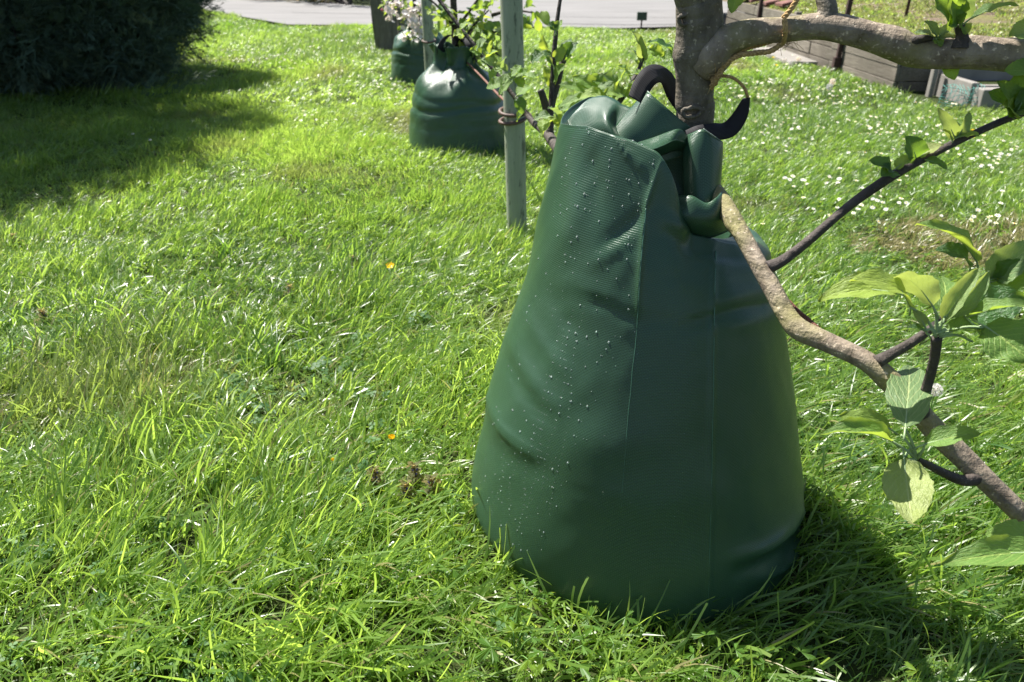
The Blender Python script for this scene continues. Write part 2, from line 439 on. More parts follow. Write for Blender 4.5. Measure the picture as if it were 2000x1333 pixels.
# bed soil and creeping plants
k = NT('bed_soil'); ob = k.coord(); a = k.noise(3, 6, ob); b = k.noise(45, 6, ob)
k.set(Base__Color=k.mix(k.ramp(a, [(.42, 0.0), (.6, 1.0)]), k.ramp(b, [(.3, (.07, .065, .02)), (.7, (.20, .19, .05))]), k.ramp(b, [(.3, (.07, .045, .032)), (.7, (.19, .125, .095))])), Roughness=.95, Normal=k.bump(b, 1.0, .03))
bx, by = np.meshgrid(np.linspace(3.22, 9.5, 60), np.linspace(6.96, 16, 80))
bz = .40+(noise2(bx*1.6, by*1.6)-.5)*.05+(bx-3.4)*.06
ii = np.arange(bx.size).reshape(bx.shape)
o = obj('soil', mesh('bed_soil', np.stack([np.maximum(bx, 3.30-(by-6.9)*.022+.02), by, bz], -1), np.stack([ii[:-1, :-1], ii[:-1, 1:], ii[1:, 1:], ii[1:, :-1]], -1).reshape(-1, 4), k.m), bed)
# rusty iron posts in front of the boards, one thing each
for (px, py, D, h, lab) in ((1622, 112, 8.05, 1.0, 'dark rusty iron post against the board wall, nearest the big bag'), (1497, 40, 10.7, 1.0, 'dark rusty iron post at the far end of the board wall')):
    b0 = P(px, py, D); b0.z = 0; b0.x = wx(D)-.055
    V, Fb = box(b0.x-.022, b0.x+.022, D-.02, D+.02, -.05, h)
    V[4:, 0] += .035; V2, F2 = box(b0.x-.034, b0.x+.034, D-.03, D+.03, -.05, .16)
    V, Fb, _ = join([(V, Fb), (V2, F2)])
    o = obj('iron_post', mesh('iron_post', V, Fb, M['iron'], smooth=False)); tag(o, lab, 'post', 'iron posts along the raised bed'); bevel(o, .004)
# foundation slab under the boards
for (y0, y1, lab) in ((8.55, 9.9, 'pale concrete footing slab in the grass under the board wall'),):
    V, Fb = box(wx(9)-.34, wx(9)-.03, y0, y1, -.03, .055); o = obj('footing_slab', mesh('footing_slab', V, Fb, M['concrete'], smooth=False)); tag(o, lab, 'slab'); bevel(o, .008)
# red roof tile edging beyond the wall
rt = empty('tile_edging', (3.75, 11.3, .45)); tag(rt, 'row of red clay edging tiles lying on the far bed corner', 'edging')
M['brick'] = plain('red_clay', (.14, .06, .045), .85, .4, 20, .5)
for i in range(4):
    V, Fb = box(-.09, .09, -.14, .14, 0, .04); V = V @ np.array([[math.cos(.12*i-.3), math.sin(.12*i-.3), 0], [-math.sin(.12*i-.3), math.cos(.12*i-.3), 0], [0, 0, 1]]); V[:, 2] += .02*np.sin(V[:, 0]*20)
    o = obj('tile', mesh('tile', V+np.array([3.42+.07*i, 12.4-.42*i, .44+.012*(i % 2)]), Fb, M['brick'], smooth=False), rt); bevel(o, .006)

# concrete cold frame at the near end of the bed
cf = empty('cold_frame', (4.0, 6.5, 0)); tag(cf, 'low pale concrete cold frame at the right edge beside the board wall', 'cold frame')
for (nm, x0, x1, y0, y1, z0, z1) in (('front_slab', 3.62, 5.4, 6.20, 6.26, -.03, .17), ('back_slab', 3.75, 5.4, 6.80, 6.86, -.03, .30), ('side_slab', 3.56, 3.62, 6.20, 6.86, -.03, .19), ('corner_block', 3.58, 3.95, 6.06, 6.19, -.03, .16), ('upright_slat', 3.46, 3.50, 6.62, 6.68, 0, .30), ('upright_slat', 3.54, 3.58, 6.70, 6.76, 0, .28)):
    V, Fb = box(x0, x1, y0, y1, z0, z1)
    o = obj(nm, mesh(nm, V, Fb, M['concrete'], smooth=False), cf); bevel(o, .008)
V, Fb = box(3.63, 5.4, 6.27, 6.79, 0, .12); obj('soil', mesh('frame_soil', V, Fb, M['soil'], smooth=False), cf)
# teal net heaped along the cold frame
parts = []
rr = random.Random(5)
for i in range(26):
    x0 = 3.30+i*.026; pts = [(x0+rr.uniform(-.01, .01), 6.12+rr.uniform(-.03, .08), .0), (x0+.02, 6.1+rr.uniform(-.02, .06), .08+rr.uniform(0, .04)), (x0+.05, 6.16, .15+.03*math.sin(i*.8)), (x0+.09, 6.3, .16)]
    c = catmull(pts, 4); parts.append(tube(c, .0022, 4))
for kx in range(6):
    pts = [(3.30+.065*q, 6.11+.01*kx+.02*math.sin(q*1.7+kx), .02+.026*kx+.012*math.sin(q*2.1+kx)) for q in range(12)]
    parts.append(tube(catmull(pts, 3), .0022, 4))
V, Fb, U = join(parts); o = obj('garden_net', mesh('garden_net', V, Fb, M['teal'])); tag(o, 'thin teal garden net draped against the pale cold frame', 'net')
# wire fence over the bed at the right edge
wf = empty('wire_fence', (4.9, 8.6, .45)); tag(wf, 'rusty diamond wire mesh fence on two dark posts above the bed', 'fence')
A, B = np.array([4.35, 9.2, .45]), np.array([6.2, 7.6, .55])
for q in (0, 1):
    o = tube_obj('post', [A+(B-A)*q*.98+np.array([0, 0, -.05]), A+(B-A)*q*.98+np.array([.02, 0, 1.0])], .017, M['iron'], wf, 8, 3)
parts = []; nW = 26
for i in range(-9, nW):
    for sgn in (1, -1):
        s0, s1 = i/nW, (i+9)/nW
        a0, a1 = (s0, s1) if sgn > 0 else (s1, s0)
        t0, t1 = 0.0, 1.0
        pts = []
        for q in np.linspace(0, 1, 10):
            s = a0+(a1-a0)*q
            if 0 <= s <= 1: pts.append(A+(B-A)*s+np.array([0.002*sgn, 0, .02+.85*q]))
        if len(pts) > 2: parts.append(tube(np.array(pts), .0019, 3, cap=False))
V, Fb, U = join(parts); obj('wire_mesh', mesh('wire_mesh', V, Fb, M['wire']), wf)

# small dark box on a peg at the road edge
mk = empty('marker_box', G(1252, 58)); tag(mk, 'small dark green marker plate standing in grass at the road edge', 'marker')
c0 = mk.location
V, Fb = box(c0.x-.075, c0.x+.075, c0.y-.03, c0.y+.03, .13, .25); o = obj('plate', mesh('plate', V, Fb, M['box'], smooth=False), mk); bevel(o, .006)
o = tube_obj('peg', [(c0.x, c0.y, -.05), (c0.x, c0.y, .14)], .012, M['iron'], mk, 8, 2)

# thick old post left of the bags
pk = NT('old_post'); ob = pk.coord(); g = pk.noise(5, 8, pk.mapping(ob, (9, 9, 1.2)), .7); h = pk.noise(2.5, 5, pk.mapping(ob, (1, 1, 5)))
pk.set(Base__Color=pk.mix(pk.ramp(h, [(.4, 0.0), (.7, .35)]), pk.ramp(g, [(.25, (.10, .085, .065)), (.75, (.27, .24, .195))]), (.075, .07, .055)), Roughness=.9, Normal=pk.bump(g, .8, .012)); M['oldpost'] = pk.m
pb = G(764, 103); pc = Vector((pb.x, pb.y+.17, 0))
ring = []
for i, (z, hw) in enumerate([(-.1, .172), (.1, .176), (.35, .18), (.7, .186), (1.1, .19), (1.5, .192)]):
    pts = []
    for q in range(24):
        an = q/24*2*math.pi; c_, s_ = math.cos(an), math.sin(an); rr_ = 1/max(abs(c_), abs(s_))**.75
        rr_ *= 1+.03*math.sin(an*5+z*3)+.02*math.sin(an*9-z*7)
        pts.append((pc.x-.035*z/1.0+hw*rr_*c_*1.12, pc.y+hw*rr_*s_*.9, z))
    ring.append(pts)
V = np.array(ring).reshape(-1, 3); Fp = [(i*24+q, i*24+(q+1) % 24, (i+1)*24+(q+1) % 24, (i+1)*24+q) for i in range(5) for q in range(24)]+[tuple(5*24+q for q in range(24))]
o = obj('timber_post', mesh('timber_post', V, Fp, M['oldpost'])); tag(o, 'thick weathered grey brown post standing left of the farthest bag', 'post')

# ================================================================== BIG WATERING BAG
KTH = np.array([-180, -150, -125, -108, -99, -90, -76, -60, -30, 0, 45, 90, 135.])
def row(cx, cy, R, Zv, sig):
    R = np.asarray(R, float)*np.ones(13); Zv = np.asarray(Zv, float)*np.ones(13)
    th = np.linspace(-180, 180, 361)[:-1]
    kt = np.concatenate([KTH, [180]])
    r = np.interp(th, kt, np.append(R, R[0])); z = np.interp(th, kt, np.append(Zv, Zv[0]))
    kk = np.arange(-30, 31); g = np.exp(-(kk/sig)**2/2); g /= g.sum()
    pad = lambda a: np.convolve(np.concatenate([a[-30:], a, a[:30]]), g, 'valid')
    r, z = pad(r), pad(z)
    t = np.radians(th)
    return np.stack([cx+r*np.cos(t), cy+r*np.sin(t), z], 1)
RIMR = np.array([.206, .190, .170, .176, .184, .165, .166, .166, .176, .175, .165, .17, .195]); RIMZ = np.array([.826, .838, .825, .812, .775, .680, .668, .655, .635, .62, .64, .79, .85])
RIM2 = row(.2905, 1.400, RIMR-.009, RIMZ+.001, 2.2)
#        left  -150  -125  -108  -99   -90   -76   -60   -30    0    45    90   135
rows = [
 row(.28, 1.38, .335, -.06, 9),
 row(.28, 1.38, [.350, .352, .355, .36, .36, .36, .36, .355, .352, .35, .35, .35, .35], .0, 9),
 row(.28, 1.38, [.370, .368, .362, .36, .36, .36, .358, .350, .342, .34, .35, .36, .36], .045, 9),
 row(.28, 1.38, [.362, .360, .356, .352, .35, .35, .348, .345, .34, .335, .34, .35, .35], .12, 9),
 row(.282, 1.383, [.345, .345, .342, .338, .335, .333, .33, .326, .318, .310, .315, .33, .33], .21, 9),
 row(.284, 1.386, [.330, .328, .322, .318, .315, .312, .31, .304, .292, .286, .29, .31, .31], .31, 9),
 row(.286, 1.39, [.296, .294, .29, .286, .283, .28, .278, .272, .26, .250, .255, .28, .285], .43, 9),
 row(.288, 1.393, [.262, .262, .258, .254, .252, .25, .247, .242, .232, .222, .225, .25, .255], .54, 8),
 row(.289, 1.396, [.240, .238, .232, .227, .226, .225, .224, .220, .212, .204, .205, .22, .235], [.65, .65, .645, .64, .635, .61, .60, .59, .58, .58, .60, .65, .65], 6),
 row(.290, 1.398, [.220, .212, .199, .195, .194, .192, .194, .194, .195, .195, .19, .195, .215], [.755, .755, .745, .735, .715, .655, .645, .632, .618, .61, .63, .72, .75], 3.6),
 row(.290, 1.400, [.206, .190, .170, .176, .184, .165, .166, .166, .176, .175, .165, .17, .195], [.826, .838, .825, .812, .775, .680, .668, .655, .635, .62, .64, .79, .85], 2.6),
 RIM2,
 row(.293, 1.400, [.172, .158, .145, .150, .162, .145, .142, .142, .155, .150, .14, .15, .165], [.800, .800, .785, .765, .735, .668, .668, .660, .640, .630, .645, .78, .83], 2.6),
 row(.305, 1.403, [.125, .118, .110, .115, .125, .118, .115, .115, .12, .11, .10, .11, .115], [.770, .765, .730, .680, .640, .610, .625, .640, .645, .645, .66, .74, .77], 4),
 row(.320, 1.406, .075, .56, 8),
 row(.328, 1.409, .048, .50, 8),
]
C = np.stack(rows, 0)                                    # (15, 360, 3)
NS = 9
kk_ = np.arange(720)/2.0; i0_ = np.floor(kk_).astype(int); fr_ = (kk_-i0_)[None, :, None]
C = C[:, i0_ % 360]*(1-fr_)+C[:, (i0_+1) % 360]*fr_
S = np.stack([catmull(C[:, j], NS) for j in range(0, 720)], 1)
nr, nc = S.shape[:2]
def grid_normals(S):
    du = np.roll(S, -1, 1)-np.roll(S, 1, 1); dv = np.gradient(S, axis=0)
    n = np.cross(du, dv); n /= np.linalg.norm(n, axis=2)[..., None]+1e-9
    return n
def seg_dist(px, py, poly):
    best = np.full(px.shape, 1e9); along = np.zeros(px.shape); L = 0
    tot = sum(math.dist(a, b) for a, b in zip(poly[:-1], poly[1:]))
    for a, b in zip(poly[:-1], poly[1:]):
        ax, ay = a; bx_, by_ = b; dx, dy = bx_-ax, by_-ay; l2 = dx*dx+dy*dy
        t = np.clip(((px-ax)*dx+(py-ay)*dy)/l2, 0, 1)
        d = np.hypot(px-ax-t*dx, py-ay-t*dy)
        m = d < best; best = np.where(m, d, best); along = np.where(m, (L+t*math.sqrt(l2))/tot, along); L += math.sqrt(l2)
    return best, along
folds = [  # photo polyline, half-width px, height m, taper (fade at both ends)
 ([(945, 745), (960, 800), (982, 838), (1010, 868), (1048, 892)], 12, .009, 2),
 ([(938, 800), (958, 858), (990, 893), (1035, 918), (1085, 928)], 20, -.0025, 1),
 ([(990, 660), (1020, 715), (1052, 760), (1095, 800)], 10, .004, 1),
 ([(985, 700), (1010, 750), (1045, 795), (1080, 825)], 9, -.004, 1),
 ([(1020, 600), (1050, 660), (1085, 705), (1120, 735)], 10, .003, 1),
 ([(1060, 560), (1100, 620), (1150, 660)], 16, -.002, 1),
 ([(1291, 318), (1272, 372), (1262, 402), (1256, 460), (1250, 540), (1245, 620)], 8, .010, 2),
 ([(1110, 560), (1160, 590), (1215, 612), (1262, 630), (1310, 628)], 7, -.004, 2),
 ([(1100, 545), (1170, 572), (1240, 600)], 12, .002, 1),
 ([(1330, 640), (1395, 618), (1450, 604), (1530, 588)], 9, -.006, 2),
 ([(1390, 590), (1450, 575), (1520, 560)], 14, .003, 1),
 ([(1400, 640), (1460, 632), (1535, 620)], 14, .003, 1),
 ([(1575, 985), (1540, 1035), (1495, 1068), (1430, 1090)], 12, .015, 2),
 ([(1575, 1030), (1535, 1078), (1490, 1105), (1440, 1120)], 12, -.014, 1),
 ([(1565, 1075), (1525, 1115), (1480, 1135)], 9, .009, 2),
 ([(1150, 300), (1165, 360), (1160, 420)], 20, -.005, 1),
 ([(1110, 330), (1120, 420), (1105, 500)], 20, .002, 1),
 ([(1195, 262), (1225, 300), (1262, 330)], 10, .006, 2),
 ([(1180, 480), (1230, 440), (1258, 410)], 14, -.005, 1),
 ([(1150, 520), (1210, 480), (1255, 450)], 12, .003, 1),
 ([(1290, 425), (1340, 450), (1400, 470), (1450, 480)], 12, .006, 1),
 ([(1300, 460), (1360, 490), (1430, 500), (1500, 512)], 14, -.005, 1),
 ([(1395, 480), (1392, 640), (1388, 900), (1384, 1180)], 7, .0035, 1),
 ([(1100, 860), (1180, 870), (1290, 860)], 40, .003, 1),
 ([(1200, 980), (1330, 990), (1450, 970)], 50, .004, 1),
]
N_ = grid_normals(S)
view = np.array([0, 0, CAM_H])-S; view /= np.linalg.norm(view, axis=2)[..., None]
facing = np.clip((N_*view).sum(2)*4+.6, 0, 1)
outer = (np.arange(nr) < 10.3*NS)[:, None]
px, py = proj(S)
D_ = np.zeros((nr, nc))
for poly, sg, amp, tp in folds:
    d, al = seg_dist(px, py, poly)
    fade = np.sin(np.pi*np.clip(al*.9+.05, 0, 1))**.6
    D_ += amp*(np.exp(-(d/sg)**2) if tp == 1 else np.exp(-d/(sg*.8)))*fade
rw = random.Random(17)
for q_ in range(46):                     # fine diagonal wrinkles in the upper sheet
    x_ = rw.uniform(1040, 1480); y_ = rw.uniform(430, 700) if rw.random() < .7 else rw.uniform(700, 1000); a_ = rw.uniform(.15, .75) if x_ < 1260 else rw.uniform(-.5, .1); l_ = rw.uniform(30, 110)
    d, al = seg_dist(px, py, [(x_, y_), (x_+l_*.5*math.cos(a_), y_+l_*.5*math.sin(a_)+rw.uniform(-6, 6)), (x_+l_*math.cos(a_), y_+l_*math.sin(a_))])
    D_ += rw.choice([-1, 1])*rw.uniform(.0004, .0011)*np.exp(-(d/rw.uniform(5, 10))**2)*np.sin(np.pi*np.clip(al*.9+.05, 0, 1))
D_ = D_*facing*outer
th = np.linspace(-np.pi, np.pi, nc, endpoint=False)
wr = (noise2(np.cos(th)[None]*4+7+S[..., 2]*3, S[..., 2]*9+3+np.sin(th)[None]*4)-.5)*.004+(noise2(np.cos(th)[None]*9+17, S[..., 2]*22+5+np.sin(th)[None]*9)-.5)*.0012
S = S+N_*(D_+wr*np.clip(S[..., 2:3]*4, .2, 1)[..., 0]*outer)[..., None]
idx = np.arange(nr*nc).reshape(nr, nc); i2 = np.roll(idx, -1, 1)
F = np.stack([idx[:-1], i2[:-1], i2[1:], idx[1:]], -1).reshape(-1, 4)
uvv = np.zeros((nr, nc)); uvv[1:] = np.cumsum(np.linalg.norm(np.diff(S, axis=0), axis=2).mean(1))[:, None]
uvu = np.broadcast_to(np.linspace(0, 2*np.pi*.30, nc)[None], (nr, nc))
BAG = empty('watering_bag', (.28, 1.38, 0))
tag(BAG, 'big dark green tarpaulin watering bag with water beads around the foreground apple trunk', 'watering bag', 'green watering bags around the tree trunks')
body = obj('body', mesh('bag_body', S.reshape(-1, 3), F, M['bag'], uv=np.stack([uvu.ravel(), uvv.ravel()], 1)), BAG)
BS, BN = S, grid_normals(S)
BPX, BPY = proj(BS)
BFRONT = ((np.array([0, 0, CAM_H])-BS)*BN).sum(2) > 0
BFRONT &= (np.arange(nr) < 10.6*NS)[:, None]
def on_bag(x, y):
    d = (BPX-x)**2+(BPY-y)**2; d = np.where(BFRONT, d, 1e9); i = np.unravel_index(np.argmin(d), d.shape)
    return BS[i], BN[i], d[i]
# welded seams: thin raised lines on the surface
for poly in ([(1262, 402), (1256, 470), (1250, 540), (1244, 640), (1236, 720), (1228, 800), (1220, 900), (1212, 1000)], [(1398, 486), (1396, 560), (1394, 700), (1391, 850), (1388, 1000), (1384, 1150), (1381, 1215)]):
    c = catmull(poly, 14); pts = []
    for x, y in c:
        p, n, _ = on_bag(x, y); pts.append(p+n*.0002)
    pts = np.array(pts); kk = np.ones(9)/9
    pts = np.stack([np.convolve(np.pad(pts[:, q], 4, 'edge'), kk, 'valid') for q in range(3)], 1)
    V, Fs, U = tube(pts, np.linspace(.0011, .00035, len(pts)), 6); obj('seam', mesh('seam', V, Fs, M['seam'], uv=U), body)

# collar flaps standing round the trunk: control nets (photo pixel, distance)
def flap(name, grid, parent, n=6, th=.0016, mat='bag'):
    ctrl = [[P(*q) for q in r] for r in grid]
    V, Fq, uv = patch(ctrl, n)
    o = obj(name, mesh(name, V, Fq, M[mat], uv=uv), parent); solid(o, th); return o
# left lobe rising behind the front panel
flap('collar_flap', [
 [(1080, 300, 1.42), (1120, 262, 1.40), (1160, 268, 1.375), (1192, 282, 1.35), (1215, 300, 1.33), (1240, 330, 1.32)],
 [(1092, 262, 1.43), (1128, 236, 1.42), (1160, 240, 1.385), (1186, 250, 1.355), (1204, 268, 1.345), (1222, 290, 1.34)],
 [(1112, 232, 1.44), (1140, 212, 1.435), (1168, 212, 1.41), (1186, 226, 1.375), (1200, 240, 1.38), (1212, 256, 1.365)],
 [(1138, 203, 1.455), (1155, 192, 1.455), (1182, 188, 1.44), (1203, 196, 1.425), (1216, 205, 1.41), (1236, 212, 1.40)]], BAG)
# hem flap with the folded edge
flap('collar_flap', [
 [(1196, 258, 1.372), (1212, 284, 1.345), (1232, 312, 1.335), (1262, 325, 1.33), (1300, 318, 1.335), (1345, 300, 1.345)],
 [(1210, 236, 1.378), (1226, 252, 1.352), (1252, 270, 1.340), (1285, 280, 1.338), (1315, 278, 1.343), (1348, 278, 1.352)],
 [(1232, 212, 1.385), (1244, 220, 1.363), (1268, 232, 1.350), (1298, 244, 1.346), (1322, 254, 1.35), (1348, 262, 1.358)],
 [(1262, 178, 1.39), (1270, 184, 1.372), (1288, 199, 1.36), (1308, 216, 1.354), (1326, 232, 1.355), (1350, 250, 1.362)]], BAG)
# rolled edge inside the hem
# pointed tuck in the middle
flap('collar_flap', [
 [(1242, 300, 1.275), (1268, 306, 1.285), (1294, 303, 1.31), (1320, 294, 1.33), (1342, 296, 1.342)],
 [(1240, 286, 1.272), (1270, 294, 1.262), (1296, 286, 1.281), (1319, 276, 1.302), (1340, 281, 1.324)],
 [(1240, 284, 1.274), (1271, 291, 1.263), (1297, 283, 1.282), (1319, 273, 1.303), (1340, 278, 1.325)],
 [(1244, 281, 1.295), (1275, 281, 1.288), (1300, 272, 1.298), (1323, 263, 1.310), (1342, 272, 1.328)],
 [(1247, 279, 1.318), (1278, 270, 1.313), (1304, 260, 1.315), (1327, 254, 1.318), (1344, 268, 1.332)],
 [(1248, 281, 1.321), (1279, 272, 1.318), (1305, 262, 1.320), (1328, 256, 1.322), (1344, 270, 1.335)],
 [(1262, 300, 1.335), (1288, 292, 1.335), (1308, 282, 1.335), (1328, 272, 1.337), (1346, 282, 1.342)]], BAG, 5)
# added sheet covering the trunk gap, so the hollow reads dark like deep shade
flap('collar_flap', [
 [(1270, 430, 1.30), (1300, 440, 1.31), (1335, 440, 1.32), (1370, 430, 1.33)],
 [(1268, 360, 1.325), (1300, 360, 1.348), (1328, 360, 1.348), (1362, 360, 1.335)],
 [(1266, 300, 1.335), (1300, 290, 1.352), (1330, 285, 1.352), (1360, 290, 1.338)]], BAG, 5)
# thin lip of the tuck turning down to the ridge corner
flap('collar_flap', [
 [(1238, 288, 1.262), (1252, 300, 1.255), (1272, 311, 1.25), (1292, 322, 1.246)],
 [(1240, 284, 1.272), (1255, 294, 1.266), (1274, 304, 1.262), (1291, 317, 1.258)]], BAG, 4)
# upright panel right of the hollow
flap('collar_flap', [
 [(1338, 400, 1.30), (1352, 412, 1.275), (1374, 420, 1.262), (1394, 412, 1.275), (1404, 400, 1.315), (1400, 385, 1.37)],
 [(1334, 340, 1.315), (1351, 345, 1.292), (1372, 350, 1.283), (1394, 345, 1.291), (1409, 335, 1.320), (1404, 330, 1.38)],
 [(1334, 284, 1.332), (1350, 286, 1.309), (1372, 290, 1.300), (1394, 294, 1.306), (1411, 292, 1.332), (1406, 290, 1.395)],
 [(1336, 268, 1.345), (1352, 260, 1.324), (1374, 253, 1.314), (1394, 267, 1.319), (1411, 279, 1.342), (1408, 280, 1.405)]], BAG)
# small tucks where the limb leaves the bag
flap('collar_flap', [
 [(1316, 452, 1.26), (1350, 462, 1.25), (1380, 466, 1.25), (1408, 458, 1.26), (1430, 448, 1.29)],
 [(1322, 424, 1.237), (1350, 436, 1.228), (1378, 439, 1.228), (1402, 431, 1.238), (1420, 420, 1.262)],
 [(1325, 402, 1.245), (1352, 410, 1.23), (1380, 418, 1.228), (1402, 408, 1.238), (1416, 396, 1.262)],
 [(1318, 386, 1.262), (1350, 384, 1.245), (1378, 398, 1.24), (1398, 388, 1.248), (1410, 375, 1.275)],
 [(1330, 382, 1.29), (1356, 390, 1.27), (1384, 402, 1.262), (1404, 392, 1.272), (1414, 380, 1.295)]], BAG)
flap('collar_flap', [
 [(1296, 352, 1.262), (1312, 378, 1.275), (1330, 402, 1.285), (1352, 424, 1.285)],
 [(1284, 365, 1.232), (1305, 388, 1.242), (1322, 410, 1.252), (1345, 432, 1.255)],
 [(1268, 398, 1.218), (1296, 410, 1.222), (1318, 422, 1.232), (1340, 442, 1.237)]], BAG)
M['hem'] = plain('frayed_hem', (.22, .28, .235), .8, .3, 200, .4)
for pts in ([(1374, 252, 1.311), (1394, 266, 1.315), (1411, 278, 1.340)], [(1262, 177, 1.389), (1266, 180, 1.38), (1271, 186, 1.370)], [(1240, 281, 1.274), (1239, 290, 1.268), (1241, 297, 1.266)], [(1252, 298, 1.254), (1272, 309, 1.249), (1292, 320, 1.245)], [(1285, 320, 1.246), (1291, 330, 1.238), (1286, 350, 1.226)]):
    c = catmull([tuple(P(*q)) for q in pts], 6); V, Fq, U = tube(c, .0010, 5, .3, 4); obj('hem', mesh('hem', V, Fq, M['hem'], uv=U), BAG)
# black webbing handles
def ribbon(name, path, width_dirs, wd, parent, th=.002, n=10):
    p = catmull([tuple(q) for q in path], n); wv = catmull([tuple(q) for q in width_dirs], n)
    ws = catmull([(q,) for q in wd], n)
    wv = wv/np.linalg.norm(wv, axis=1)[:, None]*ws
    k_ = len(p); cols = 4
    g = np.stack([p+wv*((c/(cols-1))-.5) for c in range(cols)], 1)
    s = np.concatenate([[0], np.cumsum(np.linalg.norm(np.diff(p, axis=0), axis=1))])
    uv = np.stack([np.repeat(s, cols), np.tile(np.linspace(0, .04, cols), k_)], 1)
    idx = np.arange(k_*cols).reshape(k_, cols)
    Fq = np.stack([idx[:-1, :-1], idx[:-1, 1:], idx[1:, 1:], idx[1:, :-1]], -1).reshape(-1, 4)
    o = obj(name, mesh(name, g.reshape(-1, 3), Fq, M['strap'], uv=uv), parent); solid(o, th); return o
h1 = ribbon('handle', [P(1242, 196, 1.372), P(1252, 172, 1.385), P(1268, 150, 1.40), P(1286, 144, 1.43), P(1302, 156, 1.452), P(1314, 178, 1.46), P(1330, 205, 1.46)],
       [(.85, -.1, -.45), (.8, -.2, -.55), (.6, -.35, -.75), (.25, -.5, -.85), (-.35, -.5, -.8), (-.6, -.5, -.6), (-.5, -.6, -.6)], [.030, .033, .035, .034, .034, .034, .034], BAG, .0012)
h2 = ribbon('handle', [P(1336, 272, 1.345), P(1365, 262, 1.335), P(1396, 258, 1.345), P(1425, 252, 1.365), P(1446, 225, 1.37), P(1458, 192, 1.375)],
       [(.1, -.4, -.9), (.2, -.5, -.9), (.25, -.5, -.85), (.6, -.6, -.55), (.8, -.6, -.2), (.4, -.9, .2)], [.026, .029, .031, .031, .026, .018], BAG, .0015)

# water beads
def bead_parts(seed):
    rg = random.Random(seed); out = []
    def add(x, y, r):
        p, n, d = on_bag(x, y)
        if d > 60: return
        out.append((p, n, r))
    for i in range(290):
        y = rg.uniform(215, 1080); l = np.interp(y, [215, 300, 560, 760, 950, 1080], [1120, 1095, 1035, 970, 930, 985]); rgt = np.interp(y, [215, 300, 420, 640, 850, 1080], [1180, 1280, 1255, 1220, 1130, 1060])
        t = rg.random()**1.25
        add(l+6+(rgt-l)*t, y, rg.choice([.0008, .0009, .0011, .0013, .0016, .0021]))
    for (xa, ya, xb, yb, n_) in ((1122, 610, 1060, 960, 46), (1088, 640, 1030, 1000, 40), (1140, 600, 1076, 1010, 44), (1050, 800, 1010, 1040, 34), (1105, 640, 1045, 930, 30), (1018, 860, 985, 1030, 26), (990, 880, 962, 1010, 20)):
        for i in range(n_):
            t = (i+rg.uniform(-.4, .4))/n_; add(xa+(xb-xa)*t+math.sin(t*9+xa)*5, ya+(yb-ya)*t, rg.choice([.0007, .0008, .0009, .0012]))
    for i in range(90): add(rg.uniform(1120, 1500), rg.uniform(620, 1150), rg.choice([.0005, .0006, .0009]))
    for (x, y) in ((1122, 655), (1146, 655), (1164, 656), (1110, 630), (1189, 676), (1076, 740), (1145, 798), (1080, 912), (1110, 905), (1017, 840), (1125, 470), (1156, 318), (1149, 260), (1130, 400), (1140, 385)): add(x, y, .0026)
    return out
beads = bead_parts(4)
ico = []
for lat in (0, .55, 1.05):
    for q in range(6): ico.append((math.cos(q*math.pi/3)*math.cos(lat), math.sin(q*math.pi/3)*math.cos(lat), math.sin(lat)))
ico.append((0, 0, 1)); ico = np.array(ico)
iF = [(a*6+q, a*6+(q+1) % 6, (a+1)*6+(q+1) % 6, (a+1)*6+q) for a in range(2) for q in range(6)]+[(12+q, 12+(q+1) % 6, 18) for q in range(6)]
parts = []
for (p, n, r) in beads:
    z = n/np.linalg.norm(n); y = np.array([0, 0, 1.0])-z*z[2]; y /= np.linalg.norm(y)+1e-9; x = np.cross(y, z)
    st = 1.5 if r > .0011 else 1.15
    r = r*.72
    parts.append((p+(ico[:, :1]*x+ico[:, 1:2]*y*st+ico[:, 2:]*z*.8)*r, iF))
V, Fb, U = join(parts)
k = NT('water_bead'); k.set(Base__Color=(.85, .95, .9), Roughness=.02, Transmission__Weight=.75, IOR=1.33); M['water'] = k.m
o = obj('water_beads', mesh('water_beads', V, Fb, M['water']), BAG); o['kind'] = 'stuff'

# ================================================================== STAKES, TIES
def stake(label, base, top, r):
    e = empty('stake', (base.x, base.y, 0)); tag(e, label, 'stake', 'grey green poles beside the trees')
    o = tube_obj('pole', [(base.x, base.y, -.1), tuple((base*.6+top*.4)), tuple(top)], r, M['pole'], e, 24, 6, .004, 3)
    return e
sb = G(1011, 466); stp = P(995, -140, sb.y+.01)
stake('tall grey green pole standing left of the big bag', sb, stp, .0425)
s2 = P(842, 168, 6.25); s2.z = 0; st2 = P(830, -60, 6.25)
stake('grey green pole rising behind the second bag', s2, st2, .042)
def tie(label, cx, cy, z, r, loops, tail):
    e = empty('pole_tie', (cx, cy, z)); tag(e, label, 'tie', 'brown ties round the poles')
    for q in range(loops):
        zz = z-q*.033
        pts = [(cx+(r+.008)*math.cos(a), cy+(r+.008)*math.sin(a), zz+.008*math.sin(a+q)) for a in np.linspace(0, 2*math.pi, 22)]
        V, Fq, U = tube(np.array(pts), .0075, 8); obj('loop', mesh('loop', V, Fq, M['tie'], uv=U), e)
    if tail: tube_obj('tail', tail, .0065, M['tie'], e, 7, 6)
    return e
tA = P(1000, 218, sb.y)
tie('brown double tie wound round the pole left of the big bag', tA.x+.002, sb.y, tA.z, .043, 2,
    [P(1018, 225, sb.y-.03), P(1032, 222, sb.y-.1), P(1042, 236, sb.y-.2), P(1060, 232, 2.75), P(1082, 240, 2.4)])
tB = P(838, 80, 6.25); tie('brown tie round the pole behind the second bag', tB.x, 6.25, tB.z, .042, 1, None)
tube_obj('cord', [P(902, 112, 4.9), P(940, 150, 4.4), P(978, 190, 3.5), P(1010, 215, 3.27)], [.0055]*4, M['hose'], None, 8, 8)
